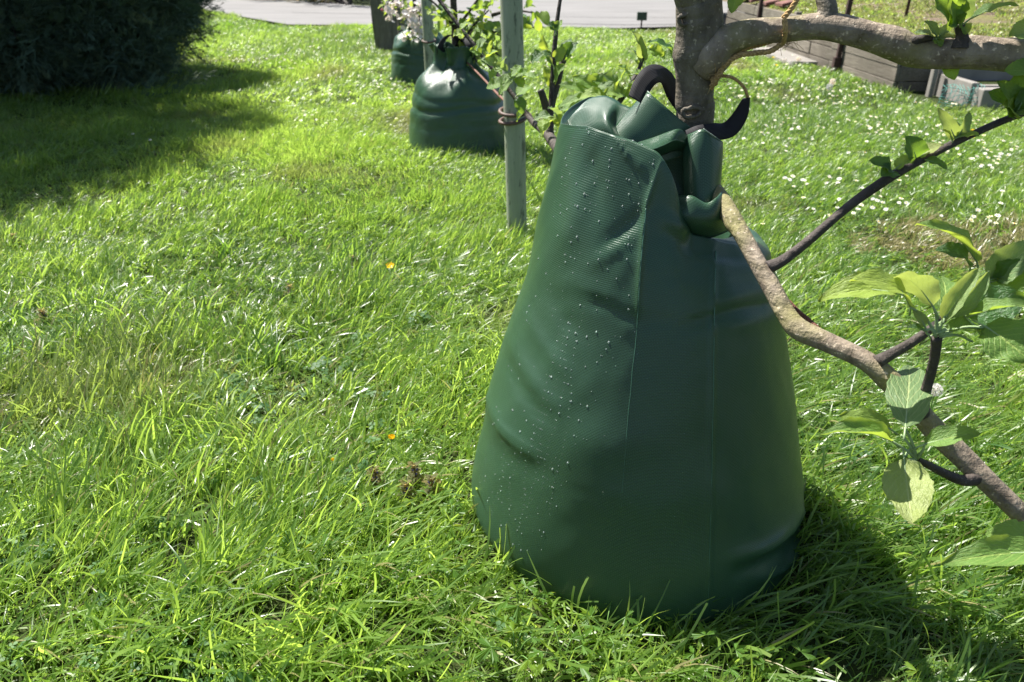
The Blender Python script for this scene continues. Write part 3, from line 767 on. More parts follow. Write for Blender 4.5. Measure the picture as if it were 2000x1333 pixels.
tag(bpy.data.objects['cord'], 'slack orange brown cord running from second bag to the near pole', 'cord')

# ================================================================== LEAVES
def leaf_mesh(L, W, fold=.35, curl=.5, wave=.06, seed=0, mat='leaf', rows_=14, cols=8, twist=0.0, stalk=0.0):
    rg = np.random.default_rng(seed)
    V = []; U = []
    ph = rg.uniform(0, 6, 3)
    t = np.linspace(0, 1, rows_+1)
    ang = curl*(t**1.4)                          # tip bends down
    ds = L/rows_
    yc = np.concatenate([[0], np.cumsum(np.cos((ang[1:]+ang[:-1])/2)*ds)]); zc = -np.concatenate([[0], np.cumsum(np.sin((ang[1:]+ang[:-1])/2)*ds)])
    prof = np.sin(np.pi*np.clip(t, 0, 1)**.84)**.66*(1-.22*t)
    prof[0] = .03; prof[-1] = .0
    for i, tt in enumerate(t):
        hw = W/2*prof[i]/.86; hw *= 1+.035*((i % 2)*2-1)
        tw_ = twist*tt
        for c in range(cols+1):
            s = (c/cols)*2-1
            fx = s*hw*math.cos(fold*abs(s)*1.1); fz = abs(s)*hw*math.sin(fold)+wave*W*math.sin(tt*13+ph[0]+s*1.5)*abs(s)+.03*W*math.sin(tt*25+ph[1])*s
            x_ = fx*math.cos(tw_)-fz*math.sin(tw_); z_ = fx*math.sin(tw_)+fz*math.cos(tw_)
            V.append((x_, yc[i]-z_*math.sin(-ang[i])*.6, zc[i]+z_*math.cos(ang[i]))); U.append((s, tt))
    F = []
    w_ = cols+1
    for i in range(rows_):
        for c in range(cols): F.append((i*w_+c, i*w_+c+1, (i+1)*w_+c+1, (i+1)*w_+c))
    mi = [0]*len(F)
    if stalk > 0:
        pts = np.array([(0, -stalk, -stalk*.25), (0, -stalk*.5, -stalk*.1), (0, 0, 0), (0, L*.35, zc[3]-.0008)])
        tv, tf, tu = tube(pts, [.0016, .0014, .0013, .0006], 5); o = len(V)
        V += [tuple(q) for q in tv]; F += [tuple(a+o for a in f) for f in tf]; U += [(0, 0)]*len(tv); mi += [1]*len(tf)
    return mesh('leaf', V, F, [M[mat], M['petiole']], uv=U, midx=mi)
def place_leaf(parent, b, t, W, nrm=(0, -.3, 1), mat='leaf', fold=.4, curl=.6, stalk=.018, seed=None, twist=0.0, wave=.065):
    nrm = (nrm[0]-.15, nrm[1]+.05, nrm[2]+.25)
    b = Vector(b); t = Vector(t); d = t-b; L = d.length
    y = d.normalized(); z = Vector(nrm); z = (z-y*z.dot(y))
    z = z.normalized() if z.length > 1e-4 else y.orthogonal().normalized()
    # rotate so the chord of the curled blade meets the tip
    me = leaf_mesh(L*(1+.10*curl*curl), W*1.10, fold, curl, wave, seed if seed is not None else random.randrange(9999), mat, stalk=stalk, twist=twist)
    x = y.cross(z)
    lift = curl*.42
    y2 = (y*math.cos(lift)+z*math.sin(lift)); z2 = (z*math.cos(lift)-y*math.sin(lift))
    m = Matrix((x, y2, z2)).transposed().to_4x4(); m.translation = b
    o = bpy.data.objects.new('leaf', me); COL.objects.link(o); o.parent = parent
    if parent.type == 'EMPTY': o.matrix_parent_inverse = Matrix.Translation(parent.location).inverted()
    o.matrix_basis = m
    return o
LEAFVAR = {}
def rand_leaves(parent, pts, size, mats, seed, stalk=.3, up=.6):
    """small leaves sharing twelve meshes"""
    rg = random.Random(seed)
    for (p, dirv) in pts:
        mt = rg.choice(mats); q = rg.randrange(6)
        key = (mt, q)
        if key not in LEAFVAR: LEAFVAR[key] = leaf_mesh(1.0, rg.uniform(.5, .68), rg.uniform(.2, .6), rg.uniform(.3, 1.1), .06, q*13+len(mt), mt, rows_=5, cols=4, stalk=0)
        L = size*rg.uniform(.6, 1.25)
        y = Vector(dirv)+Vector((rg.uniform(-.8, .8), rg.uniform(-.8, .8), rg.uniform(-.5, .6))); y.normalize()
        z = Vector((rg.uniform(-.7, .7), rg.uniform(-.7, .7), up)); z = (z-y*z.dot(y)).normalized()
        m = Matrix((y.cross(z)*L, y*L, z*L)).transposed().to_4x4(); m.translation = Vector(p)
        o = bpy.data.objects.new('leaf', LEAFVAR[key]); COL.objects.link(o); o.parent = parent
        if parent.type == 'EMPTY': o.matrix_parent_inverse = Matrix.Translation(parent.location).inverted()
        o.matrix_basis = m

# ================================================================== FOREGROUND APPLE TREE
T1 = empty('apple_tree', (.33, 1.41, 0))
tag(T1, 'foreground apple tree with mossy grey limbs growing out of the big bag', 'apple tree', 'apple trees in a row')
tr = tube_obj('trunk', [(.30, 1.43, -.05), (.31, 1.42, .4), P(1353, 262, 1.412), P(1356, 200, 1.41), P(1358, 150, 1.408), P(1362, 105, 1.405), P(1366, 60, 1.40), P(1366, 0, 1.395), P(1368, -90, 1.39), (.36, 1.40, 1.5), (.42, 1.38, 1.9)],
              [.045, .038, .0342, .0335, .0342, .0395, .040, .0375, .036, .030, .018], M['bark_old'], T1, 22, 9, .018, 5, [(1.0, .10, .02, 2.0), (1.24, .12, .025, 3.4)])
# pruning scar rings on the trunk
for (x, y) in ((1352, 220), (1345, 38)):
    c0 = P(x, y, 1.368); pts = []
    for a in np.linspace(0, 2*math.pi, 20): rr_ = 1+.18*math.sin(2*a+1)+.1*math.sin(5*a); pts.append((c0.x+.0135*rr_*math.cos(a), c0.y+.0035+.5*(.0135*math.cos(a))**2/.034, c0.z+.0098*rr_*math.sin(a)))
    V, Fq, U = tube(np.array(pts), .0042, 8, .28, 3); obj('pruning_scar', mesh('pruning_scar', V, Fq, M['bark_old'], uv=U), tr)
up = tube_obj('limb', [P(1372, 118, 1.40), P(1396, 100, 1.385), P(1425, 78, 1.375), P(1480, 62, 1.365), P(1545, 57, 1.355), P(1600, 52, 1.345), P(1640, 56, 1.335), P(1700, 72, 1.32), P(1745, 84, 1.31), P(1785, 103, 1.30), P(1835, 106, 1.285), P(1885, 102, 1.27), P(1950, 107, 1.25), P(2060, 118, 1.22), P(2200, 130, 1.19)],
              [.040, .036, .026, .0215, .0195, .0205, .0215, .022, .0255, .0235, .0235, .025, .0235, .022, .020], M['bark'], T1, 20, 9, .022, 9)
tube_obj('spur', [P(1612, 52, 1.345), P(1616, 18, 1.35), P(1608, -20, 1.36), P(1600, -120, 1.38)], [.021, .016, .0145, .011], M['bark_old'], up, 14, 7, .03, 2)
spur2 = tube_obj('spur', [P(1876, 92, 1.262), P(1879, 72, 1.262), P(1874, 50, 1.262)], [.016, .009, .0075], M['bark_dark'], up, 10, 7, .04, 4)
spur3 = tube_obj('spur', [P(1778, 84, 1.292), P(1800, 76, 1.285), P(1822, 75, 1.28)], [.010, .0065, .0035], M['bark_dark'], up, 8, 7, .06, 4)
lo = tube_obj('limb', [P(1372, 345, 1.36), P(1396, 375, 1.305), P(1420, 410, 1.25), P(1445, 452, 1.205), P(1478, 510, 1.155), P(1510, 568, 1.11), P(1536, 615, 1.075), P(1562, 645, 1.05), P(1620, 670, 1.02), P(1690, 705, 0.985), P(1735, 742, 0.965), P(1790, 800, 0.94), P(1850, 865, 0.915), P(1920, 932, 0.885), P(2000, 1010, 0.855), P(2120, 1120, .82)],
              [.0145, .0150, .0155, .0142, .0140, .0145, .0143, .0162, .0150, .0150, .0168, .0148, .0160, .0152, .0148, .014], M['bark'], T1, 20, 10, .03, 21, [(.15, .18, .012, 1.5), (.55, .2, .014, 4.0)])
tw1 = tube_obj('twig', [P(1500, 524, 1.135), P(1530, 508, 1.14), P(1580, 470, 1.15), P(1640, 418, 1.165), P(1720, 358, 1.18), P(1800, 312, 1.195), P(1880, 272, 1.21), P(1950, 240, 1.22), P(2040, 208, 1.235)],
              [.0105, .0085, .0078, .0072, .0074, .0066, .0058, .0056, .004], M['bark_dark'], lo, 12, 9, .05, 3)
tw2 = tube_obj('twig', [P(1712, 708, .97), P(1738, 694, .98), P(1775, 672, .995), P(1815, 645, 1.01), P(1865, 605, 1.03), P(1910, 560, 1.05)], [.0105, .0085, .0072, .0062, .0052, .0035], M['bark_dark'], lo, 10, 8, .05, 6)
tw3 = tube_obj('twig', [P(1798, 806, .93), P(1806, 772, .918), P(1818, 730, .908), P(1826, 690, .90), P(1829, 660, .895)], [.0125, .0078, .0066, .0062, .0068], M['bark_dark'], lo, 12, 8, .05, 8)
tw4 = tube_obj('twig', [P(1915, 932, .885), P(1880, 938, .875), P(1845, 925, .868), P(1812, 908, .862), P(1790, 898, .858)], [.0115, .008, .0065, .0055, .005], M['bark_dark'], lo, 12, 8, .05, 9)
# hero leaves: (base px,py,D)(tip px,py,D) width m, normal, material, fold, curl
def HL(parent, b, t, W, nrm=(0, -.4, 1), mat='leaf', fold=.4, curl=.6, **kw):
    return place_leaf(parent, P(*b), P(*t), W, nrm, mat, fold, curl, **kw)
# rosette at the end of the upright twig
HL(tw3, (1778, 600, .90), (1666, 552, .86), .040, (0, -.55, .8), 'leaf', .25, 1.0)
HL(tw3, (1752, 572, .95), (1604, 588, .95), .044, (.1, -.5, .8), 'leaf', .5, .9)
HL(tw3, (1822, 598, .895), (1752, 542, .88), .038, (-.4, .35, .8), 'leaf_pale', .3, .9)
HL(tw3, (1846, 610, .90), (1838, 545, 1.0), .046, (0, -.7, .7), 'leaf', .35, .5)
HL(tw3, (1842, 628, .893), (1916, 522, .90), .030, (-.6, -.7, .2), 'leaf_pale', .75, .2)
HL(tw3, (1850, 620, .90), (1930, 530, .93), .028, (.5, -.7, .2), 'leaf_pale', .7, .3)
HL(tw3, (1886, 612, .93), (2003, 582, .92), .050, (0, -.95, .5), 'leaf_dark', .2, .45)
HL(tw3, (1888, 620, .90), (2015, 598, .86), .028, (.1, -.3, 1), 'leaf', .6, .5)
HL(tw3, (1850, 645, .89), (1915, 650, .885), .030, (0, -.3, 1), 'leaf', .5, .9)
HL(tw3, (1905, 638, .885), (1915, 694, .87), .024, (.7, -.7, .2), 'leaf_dark', .6, 1.0)
HL(tw3, (1925, 638, .875), (2012, 706, .83), .060, (0, -.75, .6), 'leaf', .2, .3)
HL(tw3, (1806, 636, .893), (1782, 606, .90), .014, (-.3, -.6, .6), 'leaf_pale', .5, .8)
HL(tw3, (1808, 648, .893), (1772, 640, .89), .012, (0, -.4, .9), 'leaf_dark', .4, .7)
# stalks from the twig end to the blades
for (a, b) in (((1829, 655, .895), (1778, 600, .90)), ((1830, 652, .895), (1822, 598, .895)), ((1833, 650, .895), (1842, 625, .893)), ((1833, 655, .895), (1886, 614, .925)), ((1834, 656, .895), (1850, 646, .89)), ((1834, 658, .895), (1900, 668, .885)), ((1828, 658, .895), (1806, 646, .893)), ((1834, 656, .895), (1925, 640, .876))):
    pa, pb = P(*a), P(*b); pm = (pa+pb)/2+Vector((0, 0, .006))
    tube_obj('leaf_stalk', [pa, pm, pb], [.0026, .0018, .0015], M['petiole'], tw3, 6, 4)
# leaves of the twig behind the rosette
HL(tw2, (1908, 512, 1.05), (1792, 442, 1.04), .036, (.1, -.35, .9), 'leaf', .6, .8)
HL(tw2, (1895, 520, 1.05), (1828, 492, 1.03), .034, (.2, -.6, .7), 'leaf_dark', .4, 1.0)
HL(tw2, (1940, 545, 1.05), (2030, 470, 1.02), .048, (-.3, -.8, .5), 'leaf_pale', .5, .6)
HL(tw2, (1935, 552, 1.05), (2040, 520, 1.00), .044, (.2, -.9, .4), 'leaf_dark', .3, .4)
HL(tw2, (1930, 548, 1.05), (1988, 538, 1.03), .016, (0, -.4, .9), 'leaf', .5, .3)
# rosette on the lower twig
HL(tw4, (1768, 836, .85), (1776, 716, 1.0), .050, (-.15, -.5, .9), 'leaf_pale', .18, .45)
HL(tw4, (1742, 862, .85), (1606, 850, .84), .036, (0, -.25, .95), 'leaf', .75, .8)
HL(tw4, (1738, 838, .87), (1640, 812, .87), .030, (0, -.6, .8), 'leaf', .3, .5)
HL(tw4, (1806, 868, .845), (1914, 848, .83), .030, (0, -.55, .85), 'leaf', .55, .6)
HL(tw4, (1766, 896, .845), (1782, 1020, .76), .054, (-.2, -.8, .5), 'leaf_pale', .25, -.55)
HL(tw4, (1762, 908, .87), (1735, 975, .87), .030, (-.3, -.8, .4), 'leaf_dark', .3, .3)
HL(tw4, (1770, 890, .85), (1756, 935, .84), .02, (-.7, -.6, .3), 'leaf', .5, .6)
for (a, b) in (((1790, 897, .858), (1768, 838, .85)), ((1789, 897, .858), (1742, 862, .85)), ((1791, 896, .858), (1806, 868, .846)), ((1788, 899, .858), (1766, 898, .846)), ((1789, 895, .858), (1760, 850, .852))):
    pa, pb = P(*a), P(*b); tube_obj('leaf_stalk', [pa, (pa+pb)/2+Vector((0, -.003, .003)), pb], [.0028, .0019, .0015], M['petiole'], tw4, 6, 4)
# big near leaves at the right edge
tw5 = tube_obj('twig', [P(2120, 1112, .80), P(2070, 1092, .76), P(2035, 1075, .73)], [.008, .006, .004], M['bark_dark'], lo, 8, 5, .04, 8)
HL(tw5, (2035, 1078, .72), (1838, 1102, .70), .040, (.05, -.55, .85), 'leaf', .55, .5)
HL(tw5, (2045, 1062, .75), (1922, 1044, .76), .040, (0, -.5, .9), 'leaf', .3, .4)
# leaves along the thin dark twig
for (b, t, W, n_, m_) in (((1742, 336, 1.185), (1697, 316, 1.18), .028, (-.2, -.6, .7), 'leaf_dark'), ((1745, 336, 1.18), (1722, 345, 1.165), .030, (-.5, -.8, .2), 'leaf_dark'), ((1750, 330, 1.185), (1785, 308, 1.18), .022, (-.3, -.5, .8), 'leaf'),
    ((1790, 312, 1.195), (1768, 268, 1.19), .036, (-.2, -.8, .5), 'leaf_dark'), ((1795, 308, 1.195), (1842, 284, 1.19), .022, (0, -.5, .9), 'leaf_pale'), ((1805, 312, 1.19), (1850, 332, 1.175), .016, (0, -.6, .8), 'leaf_dark'),
    ((1866, 272, 1.208), (1832, 212, 1.20), .020, (-.4, -.8, .3), 'leaf_pale'), ((1868, 270, 1.208), (1892, 218, 1.21), .018, (.4, -.8, .3), 'leaf_pale'), ((1872, 268, 1.205), (1912, 266, 1.195), .020, (0, -.4, .9), 'leaf'), ((1868, 272, 1.208), (1862, 235, 1.22), .014, (0, -.9, .3), 'leaf_pale'), ((1860, 274, 1.2), (1840, 255, 1.19), .010, (0, -.5, .6), 'leaf'),
    ((1975, 228, 1.22), (1930, 182, 1.21), .040, (-.2, -.7, .6), 'leaf_dark'), ((1978, 222, 1.22), (1950, 160, 1.20), .036, (-.3, -.7, .5), 'leaf_dark'), ((1985, 220, 1.22), (2005, 160, 1.21), .042, (.2, -.8, .4), 'leaf_dark'), ((1985, 225, 1.215), (2030, 225, 1.19), .030, (0, -.5, .8), 'leaf_pale'), ((1980, 225, 1.22), (1958, 205, 1.19), .030, (-.3, -.8, .3), 'leaf'), ((1990, 215, 1.22), (1985, 140, 1.23), .044, (0, -.8, .4), 'leaf_dark')):
    HL(tw1, b, t, W, n_, m_, .4, .7, stalk=.012)
# leaves of the upper limb
for (b, t, W, n_, m_) in (((1868, 44, 1.262), (1822, -6, 1.25), .040, (-.3, -.8, .4), 'leaf_dark'), ((1870, 44, 1.262), (1848, -14, 1.24), .034, (-.1, -.9, .3), 'leaf_dark'), ((1894, 38, 1.255), (1988, 12, 1.24), .024, (0, -.3, .9), 'leaf_dark'), ((1876, 44, 1.262), (1886, -30, 1.26), .026, (.3, -.8, .2), 'leaf_pale'), ((1880, 46, 1.26), (1886, 68, 1.25), .018, (.2, -.9, .2), 'leaf'), ((1868, 48, 1.262), (1854, 20, 1.25), .030, (-.4, -.7, .2), 'leaf'),
    ((1826, 74, 1.28), (1786, 66, 1.27), .016, (0, -.5, .8), 'leaf_pale'), ((1830, 72, 1.28), (1806, 42, 1.27), .016, (-.3, -.7, .4), 'leaf_pale'), ((1834, 72, 1.278), (1862, 52, 1.27), .018, (.1, -.6, .7), 'leaf_pale'), ((1830, 76, 1.278), (1866, 74, 1.265), .018, (0, -.6, .7), 'leaf_pale'), ((1828, 76, 1.278), (1838, 92, 1.265), .014, (0, -.9, .3), 'leaf'),
    ((1852, 124, 1.285), (1864, 156, 1.27), .022, (-.3, -.9, .1), 'leaf'), ((2020, 70, 1.23), (1972, 72, 1.21), .040, (0, -.7, .6), 'leaf'), ((2020, 150, 1.22), (1962, 140, 1.20), .036, (0, -.8, .5), 'leaf')):
    HL(up, b, t, W, n_, m_, .35, .7, stalk=.012)
HL(T1, (1444, -14, 1.36), (1428, 26, 1.345), .024, (-.2, -.9, .3), 'leaf', .35, .5)
# rear limb tied to the pole, with its shoots
rl = tube_obj('limb', [(.31, 1.45, .60), P(1130, 330, 1.75), P(1092, 292, 2.05), P(1068, 262, 2.35), P(1040, 238, 2.55), P(1005, 190, 2.62), P(960, 132, 2.68), P(905, 62, 2.74), P(850, -10, 2.80), P(800, -80, 2.85)], [.022, .018, .017, .013, .0095, .0078, .0072, .0064, .0055, .003], M['bark_dark'], T1, 12, 8, .05, 30)
sh = tube_obj('shoot', [P(1074, 268, 2.3), P(1076, 215, 2.32), P(1080, 140, 2.34), P(1086, 60, 2.36), P(1097, -20, 2.38)], [.012, .009, .0078, .0066, .005], M['bark_dark'], rl, 10, 7, .05, 31)
sh2 = tube_obj('shoot', [P(1072, 232, 2.32), P(1085, 175, 2.35), P(1100, 120, 2.38), P(1112, 95, 2.4)], [.011, .0105, .009, .005], M['bark_dark'], rl, 10, 6, .06, 32)
sh3 = tube_obj('shoot', [P(1072, 232, 2.32), P(1060, 190, 2.30), P(1055, 176, 2.30)], [.012, .010, .009], M['bark_dark'], rl, 9, 5, .06, 33)
sh4 = tube_obj('shoot', [P(1150, 300, 1.75), P(1175, 240, 1.9), P(1205, 205, 1.98), P(1232, 165, 2.02), P(1250, 130, 2.05), P(1262, 92, 2.06)], [.012, .008, .007, .006, .005, .003], M['bark_dark'], rl, 9, 6, .05, 34)
def tuft_on(par, D, items, size=1.0, stalk=.012):
    for (bx_, by_, tx_, ty_, W, m_) in items:
        rg = random.Random(int(bx_*7+ty_*3)); dd = rg.uniform(-.03, .03)
        place_leaf(par, P(bx_, by_, D), P(tx_, ty_, D+dd), W*size, (rg.uniform(-.4, .4), rg.uniform(-.9, -.2), rg.uniform(.3, 1)), m_, rg.uniform(.2, .6), rg.uniform(.3, 1.0), stalk=stalk)
tuft_on(sh4, 2.0, [(1160, 180, 1092, 166, .022, 'leaf'), (1170, 185, 1088, 212, .030, 'leaf'), (1180, 180, 1118, 150, .028, 'leaf'), (1200, 175, 1150, 150, .034, 'leaf'), (1212, 178, 1178, 145, .034, 'leaf_pale'), (1215, 172, 1236, 192, .036, 'leaf'), (1225, 170, 1195, 205, .03, 'leaf'), (1235, 160, 1262, 182, .03, 'leaf'), (1205, 170, 1222, 138, .036, 'leaf'), (1190, 185, 1150, 205, .03, 'leaf')], 1.25)
tuft_on(sh4, 1.96, [(1185, 190, 1128, 190, .03, 'leaf'), (1195, 182, 1170, 168, .03, 'leaf_pale'), (1230, 150, 1208, 128, .03, 'leaf'), (1240, 145, 1262, 150, .024, 'leaf'), (1150, 205, 1105, 228, .03, 'leaf'), (1215, 185, 1180, 182, .03, 'leaf')], 1.2)
tuft_on(rl, 2.6, [(985, 160, 950, 172, .03, 'leaf'), (940, 105, 918, 98, .028, 'leaf'), (930, 95, 950, 80, .028, 'leaf_pale'), (905, 65, 885, 72, .026, 'leaf'), (900, 58, 922, 46, .026, 'leaf'), (1020, 200, 1042, 186, .028, 'leaf'), (1030, 215, 1010, 238, .03, 'leaf')], 1.25)
tuft_on(sh4, 2.06, [(1256, 112, 1234, 62, .022, 'leaf_pale'), (1254, 125, 1226, 96, .026, 'leaf_pale'), (1258, 120, 1252, 72, .02, 'leaf_pale'), (1268, 95, 1296, 108, .022, 'leaf'), (1316, 102, 1266, 82, .028, 'leaf_dark'), (1322, 112, 1288, 116, .028, 'leaf'), (1250, 140, 1238, 118, .016, 'leaf')], 1.3)
tuft_on(sh, 2.34, [(1078, 170, 1062, 130, .03, 'leaf'), (1080, 160, 1104, 128, .03, 'leaf'), (1082, 130, 1060, 100, .026, 'leaf_dark'), (1083, 120, 1102, 92, .024, 'leaf'), (1080, 150, 1070, 110, .02, 'leaf_pale'), (1084, 60, 1072, 42, .02, 'leaf_dark'), (1086, 62, 1098, 40, .02, 'leaf')], 1.3)
tuft_on(sh2, 2.38, [(1104, 115, 1128, 86, .04, 'leaf_dark'), (1104, 118, 1118, 110, .03, 'leaf_dark'), (1100, 122, 1090, 96, .03, 'leaf'), (1098, 125, 1116, 78, .03, 'leaf_dark'), (1060, 108, 1038, 122, .036, 'leaf_dark'), (1070, 100, 1062, 70, .026, 'leaf')], 1.2)
tuft_on(rl, 2.55, [(1000, 150, 978, 168, .03, 'leaf'), (992, 140, 960, 128, .024, 'leaf_pale'), (1004, 148, 1018, 128, .03, 'leaf'), (996, 150, 1030, 142, .03, 'leaf'), (1004, 156, 1052, 152, .036, 'leaf'), (1008, 152, 1022, 172, .026, 'leaf'), (975, 138, 958, 158, .03, 'leaf'), (985, 132, 990, 112, .024, 'leaf_pale'), (1010, 186, 1036, 168, .03, 'leaf'), (1012, 190, 1020, 222, .03, 'leaf_dark'), (1000, 160, 975, 186, .03, 'leaf'), (965, 130, 940, 118, .03, 'leaf_pale'), (950, 120, 972, 102, .026, 'leaf')], 1.25)
tuft_on(rl, 2.2, [(1082, 232, 1060, 268, .05, 'leaf'), (1076, 228, 1042, 236, .03, 'leaf_pale'), (1090, 228, 1070, 212, .03, 'leaf_pale'), (1094, 225, 1110, 210, .024, 'leaf'), (1086, 225, 1098, 248, .03, 'leaf'), (1098, 215, 1140, 222, .04, 'leaf')], 1.2)
# out-of-frame crown that dapples the limb and the grass
rg = random.Random(77); parts = []; lp = []
for (a0, l, el, r0) in ((20, .75, 40, .014), (75, .6, 50, .012), (140, .5, 60, .014), (215, .45, 60, .012), (255, .6, 48, .012), (310, .7, 38, .014), (350, .8, 28, .013)):
    st_ = Vector((.36+.02*math.cos(rad(a0)), 1.40, 1.35+.06*(a0 % 7))); dv = Vector((math.cos(rad(a0))*math.cos(rad(el)), math.sin(rad(a0))*math.cos(rad(el)), math.sin(rad(el))))
    pts = [st_+dv*l*q+Vector((0, 0, .1*q*q)) for q in np.linspace(0, 1, 6)]
    parts.append(tube(catmull([tuple(q) for q in pts], 4), np.linspace(r0, .004, 21), 8, .03, a0))
    for q in range(11 if 100 < a0 < 240 else 26): s_ = rg.uniform(.2, 1.05); lp.append((st_+dv*l*s_+Vector((rg.gauss(0, .06), rg.gauss(0, .06), .1*s_*s_+rg.gauss(0, .05))), dv))
for q in range(40):   # shoots along the upper limb, above the frame
    s_ = rg.uniform(0, 1); b0 = P(1480+520*s_, 60+40*s_, 1.36-.12*s_); lp.append((b0+Vector((rg.uniform(-.15, .1), rg.uniform(-.02, .25), rg.uniform(.30, .55))), Vector((0, 0, 1))))
V, Fq, U = join(parts); obj('crown_limbs', mesh('crown_limbs', V, Fq, M['bark_dark'], uv=U), T1)
def foliage(name, pts, size, mat, parent, seed):
    lm = leaf_mesh(1.0, .6, .35, .6, .06, 3, 'leaf_small', rows_=4, cols=4, stalk=0)
    n0 = len(lm.vertices); v0 = np.empty(n0*3, np.float32); lm.vertices.foreach_get('co', v0); v0 = v0.reshape(-1, 3)
    f0 = np.array([list(p.vertices) for p in lm.polygons]); rg = np.random.default_rng(seed)
    n = len(pts); Vs = []; Fs = []
    for i, (p, d) in enumerate(pts):
        y = np.array(d)+rg.normal(0, .7, 3); y /= np.linalg.norm(y); z = rg.normal(0, .6, 3)+np.array([0, 0, .7]); z -= y*z.dot(y); z /= np.linalg.norm(z); x = np.cross(y, z)
        L = size*rg.uniform(.6, 1.3)
        Vs.append(np.array(p)+(v0[:, :1]*x+v0[:, 1:2]*y+v0[:, 2:]*z)*L); Fs.append(f0+i*n0)
    return obj(name, mesh(name, np.vstack(Vs), np.vstack(Fs), M[mat]), parent)
o = foliage('crown_leaves', lp, .062, 'leaf_small', T1, 8); o['kind'] = 'stuff'

# jute twine knotted round the trunk and the limb
tw = empty('twine', P(1400, 150, 1.37)); tag(tw, 'frayed beige jute twine tied round the foreground trunk and looped to the black handle', 'twine')
def twisted(name, path, r, parent, turns=60, mat='twine', strands=3):
    c = catmull([tuple(q) for q in path], 14); t = np.gradient(c, axis=0); t /= np.linalg.norm(t, axis=1)[:, None]
    a = np.cross(t, [0.3, .2, 1.0]); a /= np.linalg.norm(a, axis=1)[:, None]; b = np.cross(t, a)
    s = np.concatenate([[0], np.cumsum(np.linalg.norm(np.diff(c, axis=0), axis=1))])
    ps = []
    for k_ in range(strands):
        an = s*turns*6.283+k_*2*math.pi/strands
        ps.append(tube(c+(np.cos(an)[:, None]*a+np.sin(an)[:, None]*b)*r*.55, r*.62, 6))
    V, Fq, U = join(ps); return obj(name, mesh(name, V, Fq, M[mat], uv=U), parent)
twisted('strand', [P(1394, 162, 1.375), P(1410, 132, 1.362), P(1440, 110, 1.358), P(1475, 104, 1.355), P(1505, 100, 1.352), P(1530, 84, 1.352)], .0042, tw, 50)
twisted('strand', [P(1396, 158, 1.372), P(1416, 124, 1.37), P(1452, 98, 1.372), P(1485, 88, 1.38), P(1510, 80, 1.385)], .0036, tw, 55)
twisted('strand', [P(1530, 36, 1.345), P(1545, 18, 1.345), P(1560, -6, 1.345)], .004, tw, 50)
twisted('strand', [P(1530, 84, 1.350), P(1534, 60, 1.326), P(1532, 38, 1.330)], .004, tw, 50)
twisted('strand', [P(1400, 148, 1.372), P(1430, 152, 1.365), P(1452, 170, 1.37), P(1460, 190, 1.375), P(1458, 206, 1.377)], .0026, tw, 70)
twisted('knot', [P(1388, 172, 1.385), P(1398, 156, 1.362), P(1408, 140, 1.358), P(1402, 132, 1.372), P(1392, 150, 1.374), P(1398, 166, 1.366)], .0046, tw, 45)
parts = []; rg = random.Random(9)
for i in range(46):
    c0 = random.Random(i).choice([(1535, 78), (1540, 84), (1525, 90), (1545, 76), (1402, 150), (1408, 136), (1398, 162)]); p0 = P(c0[0]+rg.uniform(-8, 8), c0[1]+rg.uniform(-5, 5), 1.352)
    d = Vector((rg.uniform(-.6, 1), rg.uniform(-.5, .3), rg.uniform(-.8, .8)))*rg.uniform(.012, .04)
    parts.append(tube(catmull([tuple(p0), tuple(p0+d*.5+Vector((0, 0, rg.uniform(-.006, .006)))), tuple(p0+d)], 4), .0004, 3))
V, Fq, U = join(parts); o = obj('frayed_fibres', mesh('frayed_fibres', V, Fq, M['twine'], uv=U), tw); o['kind'] = 'stuff'
# rusty wire rope behind the lower limb
o = twisted('wire_rope', [P(1538, 590, 1.13), P(1560, 612, 1.115), P(1580, 628, 1.10), P(1604, 650, 1.08), P(1640, 676, 1.055)], .0046, None, 60, 'rust', 4)
tag(o, 'short rusty twisted wire rope behind the lower limb of the foreground tree', 'wire rope')

